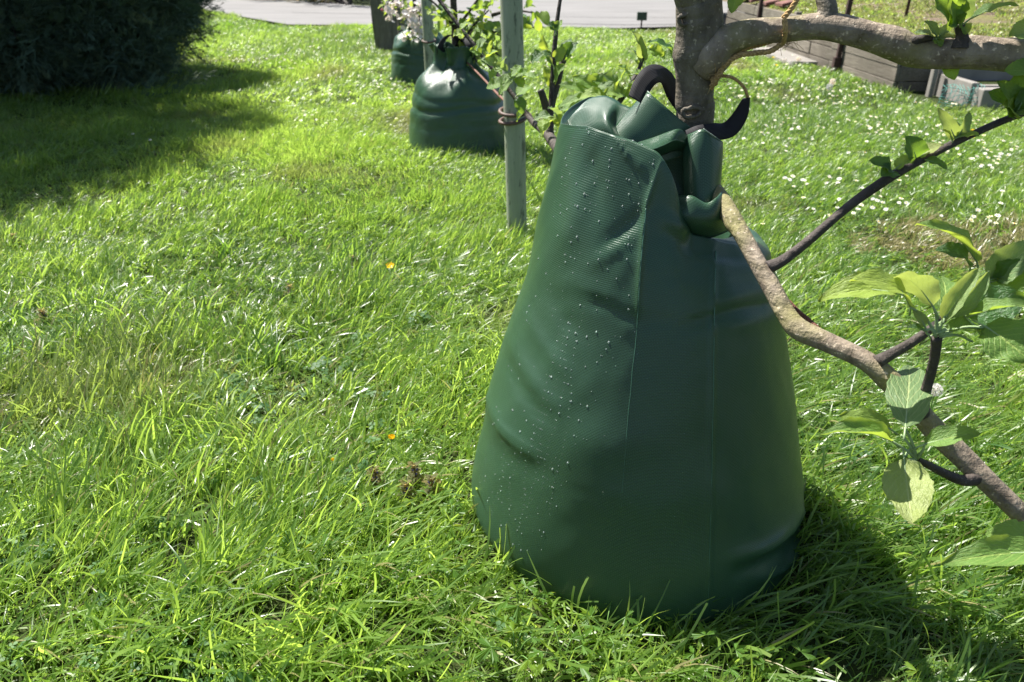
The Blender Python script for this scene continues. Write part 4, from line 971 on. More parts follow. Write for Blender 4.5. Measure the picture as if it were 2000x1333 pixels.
# ================================================================== BACKGROUND BAGS AND TREES
def small_bag(label, cx, cy, r, zs, ztop, seed, lean=(0, 0)):
    rg = np.random.default_rng(seed); n = 120
    th = np.linspace(-np.pi, np.pi, n, endpoint=False)
    e = empty('watering_bag', (cx, cy, 0)); tag(e, label, 'watering bag', 'green watering bags around the tree trunks')
    ph = rg.uniform(0, 6, 8)
    def fold_(k_, a): return a*(np.sin(3*th+ph[0])*.5+np.sin(5*th+ph[1]+k_)*.6+np.sin(8*th+ph[2]-k_)*.5)
    spec = [(-.05, .97, 0), (.02, 1.0, 0), (.3, .965, .006), (.55, .92, .008), (.72, .88, .010), (.84, .84, .014), (.95, .78, .03), (1.03, .70, .05), (1.10, .58, .08), (1.16, .47, .12), (1.2, .40, .15)]
    rows_ = []
    for k_, (h, rr_, fa) in enumerate(spec):
        R = r*rr_*(1+fold_(k_*.4, fa)); z = zs*h+fold_(k_*.3+2, .012 if h > .9 else .0)
        rows_.append(np.stack([cx+lean[0]*h+R*np.cos(th), cy+lean[1]*h+R*np.sin(th), z*np.ones(n)], 1))
    for q, (t_, rr_, fa) in enumerate([(.3, .37, .16), (.65, .38, .18), (1.0, .42, .22)]):
        R = r*rr_*(1+fold_(5+q*.5, fa)); z = zs*1.2+(ztop-zs*1.2)*t_+fold_(q+3., .02*t_)
        rows_.append(np.stack([cx+lean[0]+R*np.cos(th), cy+lean[1]+R*np.sin(th), z*np.ones(n)], 1))
    C_ = np.stack(rows_, 0); S_ = np.stack([catmull(C_[:, j_], 5) for j_ in range(n)], 1)
    N2 = grid_normals(S_); z = S_[..., 2]/zs
    crease = np.zeros(z.shape)
    for (zc, w_, a_, tl) in ((.66, .035, -.010, .05), (.60, .03, .006, .05), (.78, .03, -.006, -.04), (.5, .02, .004, .02), (.42, .02, -.004, .03), (.34, .02, .003, .03)):
        crease += a_*np.exp(-((z-zc-tl*np.sin(th+ph[3])[None]-.02*np.sin(4*th+ph[4])[None])/w_)**2)
    S_ = S_+N2*(crease*.85+(noise2(np.cos(th)[None]*5+seed, z*7+np.sin(th)[None]*5)-.5)*.005)[..., None]
    a, b = S_.shape[:2]; ii = np.arange(a*b).reshape(a, b); i2 = np.roll(ii, -1, 1)
    F = np.stack([ii[:-1], i2[:-1], i2[1:], ii[1:]], -1).reshape(-1, 4)
    uv = np.stack([np.broadcast_to(np.linspace(0, 2*np.pi*r, b)[None], (a, b)).ravel(), S_[..., 2].ravel()], 1)
    o = obj('body', mesh('bag_body', S_.reshape(-1, 3), F, M['bag'], uv=uv), e); solid(o, .0016)
    return e
b2 = small_bag('middle green watering bag slumped on the grass beside the near pole', -.33, 4.86, .316, .41, .60, 5)
ribbon('handle', [(-.41, 4.84, .50), (-.42, 4.80, .60), (-.36, 4.86, .66), (-.28, 4.95, .58)], [(.5, .3, .5), (.6, .3, .3), (.6, .5, 0), (.5, .5, -.3)], [.05, .05, .05, .05], b2)
ribbon('handle', [(-.27, 4.83, .52), (-.25, 4.80, .60), (-.29, 4.86, .64), (-.33, 4.95, .58)], [(.5, .3, .5), (.6, .3, .3), (.6, .5, 0), (.5, .5, -.3)], [.05, .05, .05, .05], b2)
flap('collar_flap', [[(848, 160, 4.86), (862, 166, 4.82), (876, 160, 4.82)], [(852, 128, 4.86), (866, 136, 4.82), (880, 120, 4.83)], [(862, 92, 4.88), (872, 110, 4.85), (886, 92, 4.86)]], b2, 5)
flap('collar_flap', [[(838, 158, 4.88), (848, 164, 4.83), (858, 162, 4.82)], [(844, 128, 4.88), (852, 132, 4.84), (862, 124, 4.84)], [(850, 88, 4.90), (860, 86, 4.88), (868, 88, 4.89)]], b2, 5)
flap('collar_flap', [[(888, 160, 4.80), (915, 168, 4.78), (942, 172, 4.82)], [(890, 140, 4.80), (918, 148, 4.78), (938, 150, 4.83)], [(888, 124, 4.83), (914, 134, 4.80), (930, 130, 4.85)]], b2, 5)
b3 = small_bag('farthest green watering bag half hidden behind the second pole', -.86, 7.72, .30, .37, .50, 9)

def branchy(parent, base, top, r0, n_br, seed, spread, mat='bark_dark', trunk_extra=None):
    """trunk and branches as meshes, returns branch objects with sample points"""
    rg = random.Random(seed)
    pts = [base+(top-base)*q+Vector((rg.uniform(-.015, .015), rg.uniform(-.015, .015), 0)) for q in np.linspace(0, 1, 6)]
    tube_obj('trunk', pts, list(np.linspace(r0, r0*.45, 6)), M[mat], parent, 12, 6, .03, seed)
    out = []
    for i in range(n_br):
        q = rg.uniform(.30, .95); p0 = base+(top-base)*q; a = rg.uniform(0, 6.283); l = rg.uniform(.45, 1)*spread; el = rg.uniform(-.1, .9)
        d = Vector((math.cos(a)*math.cos(el), math.sin(a)*math.cos(el)*.6, math.sin(el)))
        mid = p0+d*l*.5+Vector((0, 0, rg.uniform(-.03, .05))); end = p0+d*l+Vector((0, 0, rg.uniform(-.1, .1)))
        b = tube_obj('branch', [p0, mid, end], [r0*.42, r0*.26, r0*.12], M[mat], parent, 8, 5, .05, seed+i)
        out.append((b, [p0, mid, end], d))
    return out
T2 = empty('apple_tree', (-.33, 5.0, 0)); tag(T2, 'leafy young apple tree growing from the middle bag', 'apple tree', 'apple trees in a row')
rgl = random.Random(21); brs = branchy(T2, Vector((-.335, 5.0, .0)), Vector((-.37, 5.0, 1.75)), .026, 7, 41, .60)
for (b, pp, d) in brs:
    pts = []
    for q in range(13):
        s_ = rgl.uniform(.15, 1.05); p = pp[0].lerp(pp[1], s_*2) if s_ < .5 else pp[1].lerp(pp[2], s_*2-1)
        pts.append((p+Vector((rgl.gauss(0, .035), rgl.gauss(0, .035), rgl.gauss(0, .04))), d*.6+Vector((0, 0, -.35))))
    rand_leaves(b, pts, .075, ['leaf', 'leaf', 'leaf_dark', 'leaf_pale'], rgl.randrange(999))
# low sprays in view round the near pole
for (x0, y0, x1, y1, D, n_) in ((895, 95, 955, 20, 4.9, 16), (895, 60, 860, 15, 4.85, 9), (945, 60, 975, 70, 4.8, 12), (900, 100, 932, 120, 4.75, 7), (960, 30, 1040, 25, 4.9, 12), (930, 70, 975, 110, 4.7, 8)):
    pa, pb = P(x0, y0, 4.97), P(x1, y1, D)
    b = tube_obj('branch', [pa, (pa+pb)/2+Vector((0, 0, .02)), pb], [.011, .008, .004], M['bark_dark'], T2, 8, 5, .05, int(x1))
    pts = [(pa.lerp(pb, rgl.uniform(.2, 1.05))+Vector((rgl.gauss(0, .03), rgl.gauss(0, .04), rgl.gauss(0, .035))), (pb-pa).normalized()*.5+Vector((0, 0, -.4))) for q in range(int(n_*1.9))]
    rand_leaves(b, pts, .085, ['leaf', 'leaf', 'leaf_dark', 'leaf_pale'], rgl.randrange(999))

# blossom tree at the farthest bag
def blossom_mesh():
    V = []; F = []
    for q in range(5):
        a = q*2*math.pi/5; c_, s_ = math.cos(a), math.sin(a)
        for (rr_, w_, z_) in ((.06, .05, 0), (.32, .26, .05), (.5, .2, .14)):
            for sg in (-1, 1): V.append((c_*rr_-s_*w_*sg, s_*rr_+c_*w_*sg, z_))
        o = q*6; F += [(o, o+1, o+3, o+2), (o+2, o+3, o+5, o+4)]
    return mesh('blossom', V, F, M['petal'])
BL = blossom_mesh()
T3 = empty('apple_tree', (-.86, 7.72, 0)); tag(T3, 'flowering apple tree with white blossom at the farthest bag', 'apple tree', 'apple trees in a row')
brs = branchy(T3, Vector((-.86, 7.72, 0)), Vector((-.93, 7.7, 1.5)), .024, 6, 61, .42)
def blossoms(par, c, n_, rx, rz, size, seed):
    rg = random.Random(seed)
    for i in range(n_):
        p = c+Vector((rg.gauss(0, rx), rg.gauss(0, rx), rg.gauss(0, rz))); z = Vector((rg.uniform(-1, 1), rg.uniform(-1, .4), rg.uniform(-.2, 1))).normalized(); y = z.orthogonal().normalized(); L = size*rg.uniform(.7, 1.2)
        m = Matrix((y.cross(z)*L, y*L, z*L)).transposed().to_4x4(); m.translation = p
        o = bpy.data.objects.new('blossom', BL); COL.objects.link(o); o.parent = par
        if par.type == 'EMPTY': o.matrix_parent_inverse = Matrix.Translation(par.location).inverted()
        o.matrix_basis = m
for (b, pp, d) in brs:
    pts = [(pp[0].lerp(pp[2], rgl.uniform(.3, 1))+Vector((rgl.gauss(0, .03), rgl.gauss(0, .03), rgl.gauss(0, .03))), d) for q in range(7)]
    rand_leaves(b, pts, .07, ['leaf'], rgl.randrange(999)); blossoms(b, pp[2], 7, .035, .035, .042, rgl.randrange(999))
for (x, y, D, n_, rx, rz) in ((802, 30, 7.35, 34, .055, .05), (818, 55, 7.35, 30, .05, .045), (800, 62, 7.4, 16, .04, .04), (757, 22, 7.3, 14, .025, .05), (775, 8, 7.35, 16, .05, .03), (825, 22, 7.4, 16, .04, .04)):
    pc_ = P(x, y, D); b = tube_obj('branch', [Vector((-.87, 7.70, .42)), (pc_+Vector((-.87, 7.70, .62)))/2, pc_], [.011, .008, .004], M['bark_dark'], T3, 8, 5, .05, int(x))
    blossoms(b, pc_, n_, rx, rz, .048, int(x)); rand_leaves(b, [(pc_+Vector((rgl.gauss(0, .08), rgl.gauss(0, .05), rgl.gauss(0, .06))), Vector((0, 0, .3))) for q in range(7)], .07, ['leaf'], int(x)+1)
b0 = P(747, 20, 7.25); V, Fb = (np.array([(math.cos(a)*math.cos(l), math.sin(a)*math.cos(l), math.sin(l)) for l in (-1.2, -.4, .4, 1.2) for a in np.linspace(0, 5.236, 6)])*.013, [(a*6+q, a*6+(q+1) % 6, (a+1)*6+(q+1) % 6, (a+1)*6+q) for a in range(3) for q in range(6)])
obj('pink_bud', mesh('pink_bud', V+np.array(b0), Fb, M['pink']), T3)
# weathered stick beside the old post
tube_obj('stick', [P(783, 100, 9.0), P(781, 60, 9.0), P(779, 20, 9.0), P(777, -30, 9.0)], .022, M['wood'], None, 8, 4, .06, 2)
tag(bpy.data.objects['stick'], 'thin pale weathered stick standing between old post and farthest bag', 'stick')

# ================================================================== JUNIPER AND HEDGE
def spray_template(seed, nb=9):
    rg = random.Random(seed); V = []; F = []
    def blade(p, d, L, w_):
        d = d.normalized(); s = d.cross(Vector((rg.uniform(-.5, .5), rg.uniform(-.5, .5), 1))).normalized()*w_; o = len(V)
        V.extend([p-s*.5, p+s*.5, p+d*L*.55+s, p+d*L*.55-s, p+d*L]); F.append((o, o+1, o+2, o+3)); F.append((o+3, o+2, o+4))
    ax = Vector((0, 1, 0))
    for i in range(nb):
        t_ = i/nb; p = ax*t_+Vector((0, 0, .10*t_*t_))
        for sg in (-1, 1):
            d = Vector((sg*rg.uniform(.5, .9), rg.uniform(.7, 1.1), rg.uniform(-.25, .45))); L = .30*(1-t_*.6)
            blade(p, d, L, .017)
            for q in (.3, .65): blade(p+d.normalized()*L*q, d+Vector((rg.uniform(-.6, .6), .5, rg.uniform(-.5, .5))), L*.5, .014)
    blade(Vector((0, .8, .06)), ax, .35, .02)
    Vt = np.array([tuple(v) for v in V]); Ft = [f if len(f) == 4 else f for f in F]
    tri = []
    for f in F:
        if len(f) == 4: tri += [(f[0], f[1], f[2]), (f[0], f[2], f[3])]
        else: tri.append(f)
    return Vt, np.array(tri)
def coarse_template(seed):
    rg = np.random.default_rng(seed); V = []; F = []
    for i in range(16):
        b = np.array([rg.normal(0, .16), rg.uniform(0, .6), rg.normal(0, .1)]); d = np.array([rg.normal(0, .6), 1.0, rg.normal(0, .4)]); d /= np.linalg.norm(d); s_ = np.cross(d, rg.normal(0, 1, 3)); s_ *= .022/np.linalg.norm(s_); o = len(V)
        V += [b-s_, b+s_, b+d*.5]; F.append((o, o+1, o+2))
    return np.array(V), np.array(F)
TPL = [spray_template(s_) for s_ in range(5)]
TPC = [coarse_template(s_) for s_ in range(5)]
def spray_cloud(name, P0, Dv, size, mat, parent, seed, tpl=None):
    tpl = tpl or TPL
    rg = np.random.default_rng(seed); Vs = []; Fs = []; o = 0; T = []
    for p, d in zip(P0, Dv):
        vt, ft = tpl[rg.integers(5)]
        y = d/np.linalg.norm(d); z = rg.normal(0, .5, 3)+np.array([0, 0, .8]); z -= y*z.dot(y); z /= np.linalg.norm(z); x = np.cross(y, z)
        L = size*rg.uniform(.6, 1.35)
        Vs.append(p+(vt[:, :1]*x+vt[:, 1:2]*y+vt[:, 2:]*z)*L); Fs.append(ft+o); o += len(vt); T.append(np.full(len(vt), rg.random()))
    return obj(name, mesh(name, np.vstack(Vs), np.vstack(Fs), M[mat], smooth=False, attrs={'hue': np.concatenate(T)}), parent)
M['juniper'] = leafy('juniper_scale', (.10, .16, .11), (.11, .17, .12), (.07, .13, .05), .6, .25, .2, tint_attr='hue')
M['brownspray'] = leafy('dead_spray', (.10, .06, .032), (.1, .07, .04), (.06, .04, .02), .8, .15, .1, tint_attr='hue')
M['yellow'] = leafy('golden_shrub_leaf', (.32, .26, .02), (.3, .25, .04), (.3, .24, .02), .6, .3, .3, tint_attr='hue')
M['hedge'] = leafy('hedge_leaf', (.012, .026, .016), (.02, .035, .02), (.01, .03, .01), .6, .15, .2, tint_attr='hue')
def shrub_cloud(lobes, n, size, mat, parent, seed, name='upper_foliage', rmax=1.0):
    rg = np.random.default_rng(seed); Pp = []; Dd = []
    for l in lobes:
        k_ = n//len(lobes); d = rg.normal(0, 1, (k_, 3)); d /= np.linalg.norm(d, axis=1)[:, None]
        p = np.array(l[:3])+d*np.array(l[3:])*(rg.uniform(.05, 1.0, k_)**.45*rmax)[:, None]; kp = p[:, 2] > .03
        Pp.append(p[kp]); Dd.append((d+np.array([0, 0, .35])+rg.normal(0, .35, d.shape))[kp])
    return spray_cloud(name, np.vstack(Pp), np.vstack(Dd), size, mat, parent, seed, TPC)
def shrub(name, label, cat, lobes, n, size, mat, seed, core=True, group=None):
    """lobes: (cx,cy,cz,rx,ry,rz)"""
    rg = np.random.default_rng(seed); e = empty(name, (lobes[0][0], lobes[0][1], 0)); tag(e, label, cat, group)
    Pp = []; Dd = []; vol = np.array([l[3]*l[4]*l[5] for l in lobes])**.67; vol /= vol.sum()
    for l, f in zip(lobes, vol):
        k_ = int(n*f); d = rg.normal(0, 1, (k_, 3)); d /= np.linalg.norm(d, axis=1)[:, None]
        bumpy = .78+.3*noise2(d[:, 0]*3.1+l[0]*5+9, d[:, 1]*3.1+d[:, 2]*4.3+l[2]*3)
        rr_ = bumpy*rg.uniform(.62, 1.0, k_)**.6
        p = np.array(l[:3])+d*np.array(l[3:])*rr_[:, None]
        keep = p[:, 2] > .02; Pp.append(p[keep]); Dd.append((d+np.array([0, 0, .35])+rg.normal(0, .35, d.shape))[keep])
    Pp = np.vstack(Pp); Dd = np.vstack(Dd)
    spray_cloud('foliage', Pp, Dd, size, mat, e, seed)
    parts = []
    for l in lobes:
        b0 = np.array([lobes[0][0]+rg.normal(0, .1), lobes[0][1]+rg.normal(0, .1), -.05]); m_ = np.array(l[:3])
        parts.append(tube(catmull([b0, (b0+m_)/2+rg.normal(0, .08, 3), m_], 5), np.linspace(.05, .02, 11), 7, .05, 3))
        for q in range(7):
            d = rg.normal(0, 1, 3); d /= np.linalg.norm(d); en = m_+d*np.array(l[3:])*.75
            if en[2] < .03: continue
            parts.append(tube(catmull([m_, (m_+en)/2+rg.normal(0, .05, 3), en], 4), np.linspace(.018, .005, 9), 5))
    V, Fq, U = join(parts); obj('stems', mesh('stems', V, Fq, M['bark_dark'], uv=U), e)
    return e
jl = [(-4.5, 7.5, 1.15, 1.35, 1.1, 1.2), (-3.45, 7.6, .78, .70, .75, .80), (-4.2, 6.85, .62, .85, .60, .66), (-5.3, 6.9, .75, 1.1, .8, .9), (-3.9, 8.2, 1.25, .9, .9, 1.2), (-3.3, 8.0, 1.15, .48, .55, .9), (-4.9, 6.6, .38, .8, .45, .42), (-6.3, 7.6, 1.1, 1.1, 1.1, 1.1), (-3.75, 7.0, .85, .7, .55, .75), (-3.5, 7.2, .36, .55, .5, .4), (-4.3, 7.2, .4, .9, .5, .45),
      (-3.85, 6.35, 2.05, .95, .9, .95), (-4.15, 5.8, 2.6, 1.0, .85, .9), (-4.6, 5.3, 2.6, 1.1, .9, 1.0), (-5.3, 6.2, 1.9, 1.2, 1.1, 1.2), (-4.4, 6.8, 2.6, 1.3, 1.1, 1.2)]
jn = shrub('juniper', 'large dark juniper bush filling the upper left corner', 'juniper', jl[:11], 9500, .17, 'juniper', 5)
shrub_cloud(jl[11:], 4200, .32, 'juniper', jn, 6)
shrub_cloud(jl[:11], 26000, .20, 'juniper', jn, 7, 'inner_foliage', .74)
rg = np.random.default_rng(8)
pp_ = np.array([-4.75, 6.75, .95])+rg.normal(0, 1, (130, 3))*np.array([.35, .25, .28]); spray_cloud('dead_sprays', pp_, rg.normal(0, 1, (130, 3))+np.array([0, -.6, -.2]), .15, 'brownspray', jn, 4)
a0 = G(300, 178); lp_ = [np.array([-2.95, 6.35, .12+.0*q])+np.array([q*.055, .0, .012*q]) for q in range(8)]
spray_cloud('low_spray', np.array(lp_*3)+rg.normal(0, .03, (24, 3)), np.tile(np.array([1.0, -.1, .35]), (24, 1))+rg.normal(0, .25, (24, 3)), .2, 'juniper', jn, 6)
shrub('hedge', 'dark evergreen hedge beyond the road at the top left', 'hedge', [(-3.6, 18.6, .6, .8, .8, 1.0), (-5.0, 20.4, .7, 1.3, 1.0, 1.2), (-7.0, 23.0, .8, 1.8, 1.4, 1.5), (-9.8, 26.5, .9, 2.2, 1.8, 1.7)], 1500, .5, 'hedge', 15)
shrub('golden_shrub', 'low golden yellow shrub at the far edge of the road', 'shrub', [(-4.55, 19.35, .18, .75, .5, .26), (-5.4, 20.2, .2, .6, .5, .26)], 700, .14, 'yellow', 25)

# ================================================================== LAWN
HID = bpy.data.collections.new('lawn_sources')          # source meshes only, not linked to the scene
def blades(n, spread, Lr, Wr, seg, seed, lean=.5, dry=.04, cut=.25):
    rg = np.random.default_rng(seed); V = []; F = []; H = []; Dr = []
    for i in range(n):
        a = rg.uniform(0, 6.283); rr_ = spread*math.sqrt(rg.random()); b = np.array([rr_*math.cos(a), rr_*math.sin(a), -.008])
        L = rg.uniform(*Lr)*(1-.35*rr_/spread*rg.random()); W = rg.uniform(*Wr); az = rg.normal(0, 1.0)+(a*.3 if rg.random() < .5 else 0); el0 = math.pi/2-abs(rg.normal(0, .35))*lean; bend = rg.uniform(.3, 1.7)*lean
        cutb = rg.random() < cut
        d2 = np.array([math.cos(az), math.sin(az)]); sd_ = np.array([-d2[1], d2[0], 0]); roll = rg.uniform(-.7, .7)
        p = b.copy(); o = len(V); hue = rg.random(); dr = 1.0 if rg.random() < dry else 0.0
        for k_ in range(seg+1):
            t_ = k_/seg; el = el0-bend*t_
            w_ = W*(1-t_**2.2*.96) if not cutb else W*(1-.25*t_)
            up_ = np.array([-d2[0]*math.sin(el), -d2[1]*math.sin(el), math.cos(el)])
            s_ = sd_*math.cos(roll)+up_*math.sin(roll)
            V.append(p-s_*w_/2); V.append(p+s_*w_/2); H += [hue, hue]; Dr += [dr*.8+.2*(t_ > .9)*(rg.random() < .3)]*2
            p = p+np.array([d2[0]*math.cos(el), d2[1]*math.cos(el), math.sin(el)])*L/seg
        for k_ in range(seg): F.append((o+2*k_, o+2*k_+1, o+2*k_+3, o+2*k_+2))
    return mesh('tuft', V, np.array(F), M['grass'], attrs={'hue': H, 'dry': Dr})
def src_coll(name, meshes):
    c = bpy.data.collections.new(name)
    for i, me in enumerate(meshes):
        o = bpy.data.objects.new('%s_%02d' % (name, i), me); c.objects.link(o)
    return c
def scatter(name, label, cat, pts, rot, scl, idx, tint, straw, coll):
    me = bpy.data.meshes.new(name); n = len(pts); me.vertices.add(n); me.vertices.foreach_set('co', np.asarray(pts, np.float32).ravel())
    for nm, typ, dat, key in (('rot', 'FLOAT_VECTOR', rot, 'vector'), ('scl', 'FLOAT_VECTOR', scl, 'vector'), ('idx', 'INT', idx, 'value'), ('tint', 'FLOAT', tint, 'value'), ('straw', 'FLOAT', straw, 'value')):
        at = me.attributes.new(nm, typ, 'POINT'); at.data.foreach_set(key, np.asarray(dat, np.int32 if typ == 'INT' else np.float32).ravel())
    o = obj(name, me); tag(o, label, cat, kind='stuff')
    ng = bpy.data.node_groups.new(name+'_nodes', 'GeometryNodeTree')
    ng.interface.new_socket('Geometry', in_out='INPUT', socket_type='NodeSocketGeometry'); ng.interface.new_socket('Geometry', in_out='OUTPUT', socket_type='NodeSocketGeometry')
    gi = ng.nodes.new('NodeGroupInput'); go = ng.nodes.new('NodeGroupOutput'); ip = ng.nodes.new('GeometryNodeInstanceOnPoints'); ci = ng.nodes.new('GeometryNodeCollectionInfo')
    ci.inputs['Collection'].default_value = coll; ci.inputs['Separate Children'].default_value = True; ci.inputs['Reset Children'].default_value = True
    def na(nm, typ):
        nd = ng.nodes.new('GeometryNodeInputNamedAttribute'); nd.data_type = typ; nd.inputs['Name'].default_value = nm; return nd.outputs['Attribute']
    L = ng.links.new
    L(gi.outputs[0], ip.inputs['Points']); L(ci.outputs[0], ip.inputs['Instance']); ip.inputs['Pick Instance'].default_value = True
    L(na('idx', 'INT'), ip.inputs['Instance Index']); L(na('rot', 'FLOAT_VECTOR'), ip.inputs['Rotation']); L(na('scl', 'FLOAT_VECTOR'), ip.inputs['Scale'])
    L(ip.outputs[0], go.inputs[0])
    o.modifiers.new('scatter', 'NODES').node_group = ng
    return o
def road_y(x): return np.interp(x, [q[0] for q in near], [q[1] for q in near])
def ok_lawn(x, y, margin=.0):
    k_ = ((x-.28)**2+(y-1.38)**2 > (.345-margin)**2) & ((x+.33)**2+(y-4.86)**2 > .295**2) & ((x+.86)**2+(y-7.72)**2 > .28**2) & ((x-sb.x)**2+(y-sb.y)**2 > .045**2)
    k_ &= y < road_y(x)-.05+.25*(noise2(x*2.5, x*0+3)-.5)
    k_ &= ~((x > 3.30-(y-6.9)*.022-.03) & (y > 6.15))
    return k_
def field(y0, y1, dens, seed, mx=1.3, extra=1.3):
    """jittered points in the wedge the camera can see, with margins for a step aside"""
    rg = np.random.default_rng(seed); hw = lambda y: (y*CP+CAM_H*SP)*.666*mx+extra
    n = int((y1-y0)*2*hw(y1)*dens); x = rg.uniform(-hw(y1), hw(y1), n); y = rg.uniform(y0, y1, n)
    k_ = (np.abs(x) < hw(y)) & ok_lawn(x, y); return x[k_], y[k_], rg
PREF = -.25                                            # blades lean to the right and away
def lawn(name, label, y0, y1, dens, coll, nvar, seed, sc, hmul=1.0):
    x, y, rg = field(y0, y1, dens, seed); n = len(x)
    clump = noise2(x*3.3+40, y*3.3+7); patchy = noise2(x*1.1+3, y*1.1+50); fine = noise2(x*9, y*9)
    lean_dir = PREF+(noise2(x*1.3+11, y*1.3+80)-.45)*3.6+rg.normal(0, .75, n)
    tilt = .18+.55*noise2(x*1.9+60, y*1.9+20)
    tilt *= rg.uniform(.5, 1.3, n)
    rot = np.stack([rg.normal(0, .08, n), tilt, lean_dir], 1)
    h = (.50+1.05*clump*clump+.30*fine)*hmul*rg.uniform(.75, 1.25, n)
    # shorter, worn path on the right; taller round poles
    h *= np.where((x > 1.2) & (y > 2.2), .78, 1.0)
    dp = np.hypot(x-sb.x, y-sb.y); h *= 1+.9*np.exp(-(dp/.22)**2)
    db = np.hypot(x-.28, y-1.38); h *= np.where((db < .47) & (y < 1.5), 1.25, 1.0)
    s = sc*rg.uniform(.85, 1.2, n)
    scl = np.stack([s, s, s*h], 1)
    tint = np.clip(.45+.75*(patchy-.5)+.5*(noise2(x*.45+9, y*.45)-.5)+rg.normal(0, .16, n), 0, 1)
    straw = np.clip((noise2(x*1.7+70, y*1.7+31)-.73)*3+(rg.random(n) < .02)*.7, 0, .8)
    pit = np.hypot((x-1.95)/.55, (y-3.05)/.32) < 1+.4*(fine-.5); straw = np.where(pit & (rg.random(n) < .75), .85, straw)
    z = gh(x, y)
    return scatter(name, label, 'grass', np.stack([x, y, z], 1), rot, scl, rg.integers(0, nvar, n), tint, straw, coll)
near_t = [blades(20, .030, (.045, .105), (.0016, .0040), 4, 100+i, .95, .03, .22) for i in range(13)]+[blades(9, .028, (.09, .17), (.0032, .0065), 5, 150+i, .9, .05, .3) for i in range(7)]
mid_t = [blades(20, .045, (.045, .10), (.0022, .0046), 3, 200+i, .95, .03, .1) for i in range(12)]
far_t = [blades(22, .085, (.05, .10), (.004, .008), 2, 300+i, .95, .03, .0) for i in range(10)]
lawn('grass', 'dense bright green lawn grass around the big bag', .55, 2.9, 1080, src_coll('near_tuft', near_t), 20, 1, 1.0, .92)
lawn('grass', 'bright green lawn grass between the near pole and the middle bag', 2.9, 6.2, 700, src_coll('mid_tuft', mid_t), 12, 2, 1.0, .95)
lawn('grass', 'far lawn grass up to the road edge', 6.2, 17.2, 240, src_coll('far_tuft', far_t), 10, 3, 1.0, .95)
# clover
def clover(seed):
    rg = np.random.default_rng(seed); V = []; F = []; H = []
    for i in range(9):
        a = rg.uniform(0, 6.283); r = .05*math.sqrt(rg.random()); c = np.array([r*math.cos(a), r*math.sin(a), rg.uniform(.018, .040)]); tl = rg.normal(0, .35, 2); hue = rg.random(); s = rg.uniform(.008, .013)
        ph = rg.uniform(0, 6)
        for q in range(3):
            b = ph+q*2.094; d = np.array([math.cos(b), math.sin(b), 0]); e = np.array([-d[1], d[0], 0]); o = len(V)
            for (u_, v_, z_) in ((.05, 0, 0), (.55, .55, .12), (1.05, .5, .1), (1.25, 0, 0), (1.05, -.5, .1), (.55, -.55, .12)):
                p = (d*u_+e*v_)*s; V.append(c+p+np.array([0, 0, z_*s+p[0]*tl[0]+p[1]*tl[1]])); H.append(hue)
            F.append((o, o+1, o+2, o+3)); F.append((o, o+3, o+4, o+5))
        o = len(V); V += [c+np.array([.0006, 0, 0]), c-np.array([.0006, 0, 0]), np.array([c[0]*.5-.0006, c[1]*.5, -.01]), np.array([c[0]*.5+.0006, c[1]*.5, -.01])]; H += [hue]*4; F.append((o, o+1, o+2, o+3))
    return mesh('clover', V, np.array(F), M['clover'], smooth=False, attrs={'hue': H, 'dry': [0]*len(V)})
x, y, rg = field(.7, 2.4, 48, 31); m_ = (noise2(x*2.1+21, y*2.1+13)+.16*(x < -.1)-.12*(y > 1.7)) > .62; x, y = x[m_], y[m_]; n = len(x)
s = rg.uniform(.55, 1.0, n)
scatter('clover', 'low clover leaves mixed into the lawn left of the big bag', 'clover', np.stack([x, y, gh(x, y)+.004], 1), np.stack([rg.normal(0, .15, n), rg.normal(0, .15, n), rg.uniform(0, 6.28, n)], 1), np.stack([s, s, s], 1), rg.integers(0, 5, n), rg.random(n), np.zeros(n), src_coll('clover_src', [clover(i) for i in range(5)]))
# creeping plants on the raised bed
bedt = [blades(16, .06, (.02, .05), (.008, .016), 2, 400+i, 1.3, .3, .0) for i in range(5)]
rg = np.random.default_rng(14); n = 12000; x = rg.uniform(3.5, 8.5, n); y = rg.uniform(7.0, 14, n); m_ = noise2(x*1.1, y*1.1+5)+(rg.random(n)-.5)*.3 > .34; x, y = x[m_], y[m_]; n = len(x)
s = rg.uniform(.7, 1.3, n)
scatter('creeping_plants', 'yellow green creeping plants covering the raised bed', 'ground cover', np.stack([x, y, .40+(noise2(x*1.6, y*1.6)-.5)*.05+(x-3.4)*.06], 1), np.stack([rg.normal(0, .3, n), rg.normal(0, .3, n), rg.uniform(0, 6.28, n)], 1), np.stack([s, s, s], 1), rg.integers(0, 5, n), np.clip(rg.normal(.7, .25, n), 0, 1), np.clip(rg.normal(.38, .22, n), 0, 1), src_coll('bed_src', bedt))

# ================================================================== FLOWERS AND WEEDS
M['daisy_w'] = leafy('daisy_petal', (.80, .80, .78), (.75, .72, .72), (.75, .75, .7), .6, .25, .2)
M['daisy_y'] = plain('daisy_eye', (.70, .42, .02), .7, .2)
M['stem'] = plain('flower_stem', (.10, .20, .04), .6, .2, 60, .1)
M['butter'] = leafy('buttercup_petal', (.85, .58, .01), (.8, .55, .02), (.8, .55, .01), .25, .3, .6)
M['fluff'] = leafy('seed_fluff', (.72, .72, .70), (.72, .72, .7), (.7, .7, .68), .9, .4, .0)
M['bugle'] = leafy('bugle_leaf', (.20, .23, .11), (.26, .19, .14), (.50, .45, .18), .55, .5, .3, True)
M['bugle_fl'] = plain('bugle_flower', (.12, .09, .42), .6, .3)
M['weed'] = leafy('buttercup_foliage', (.085, .19, .03), (.13, .22, .06), (.36, .52, .05), .45, .45, .4)
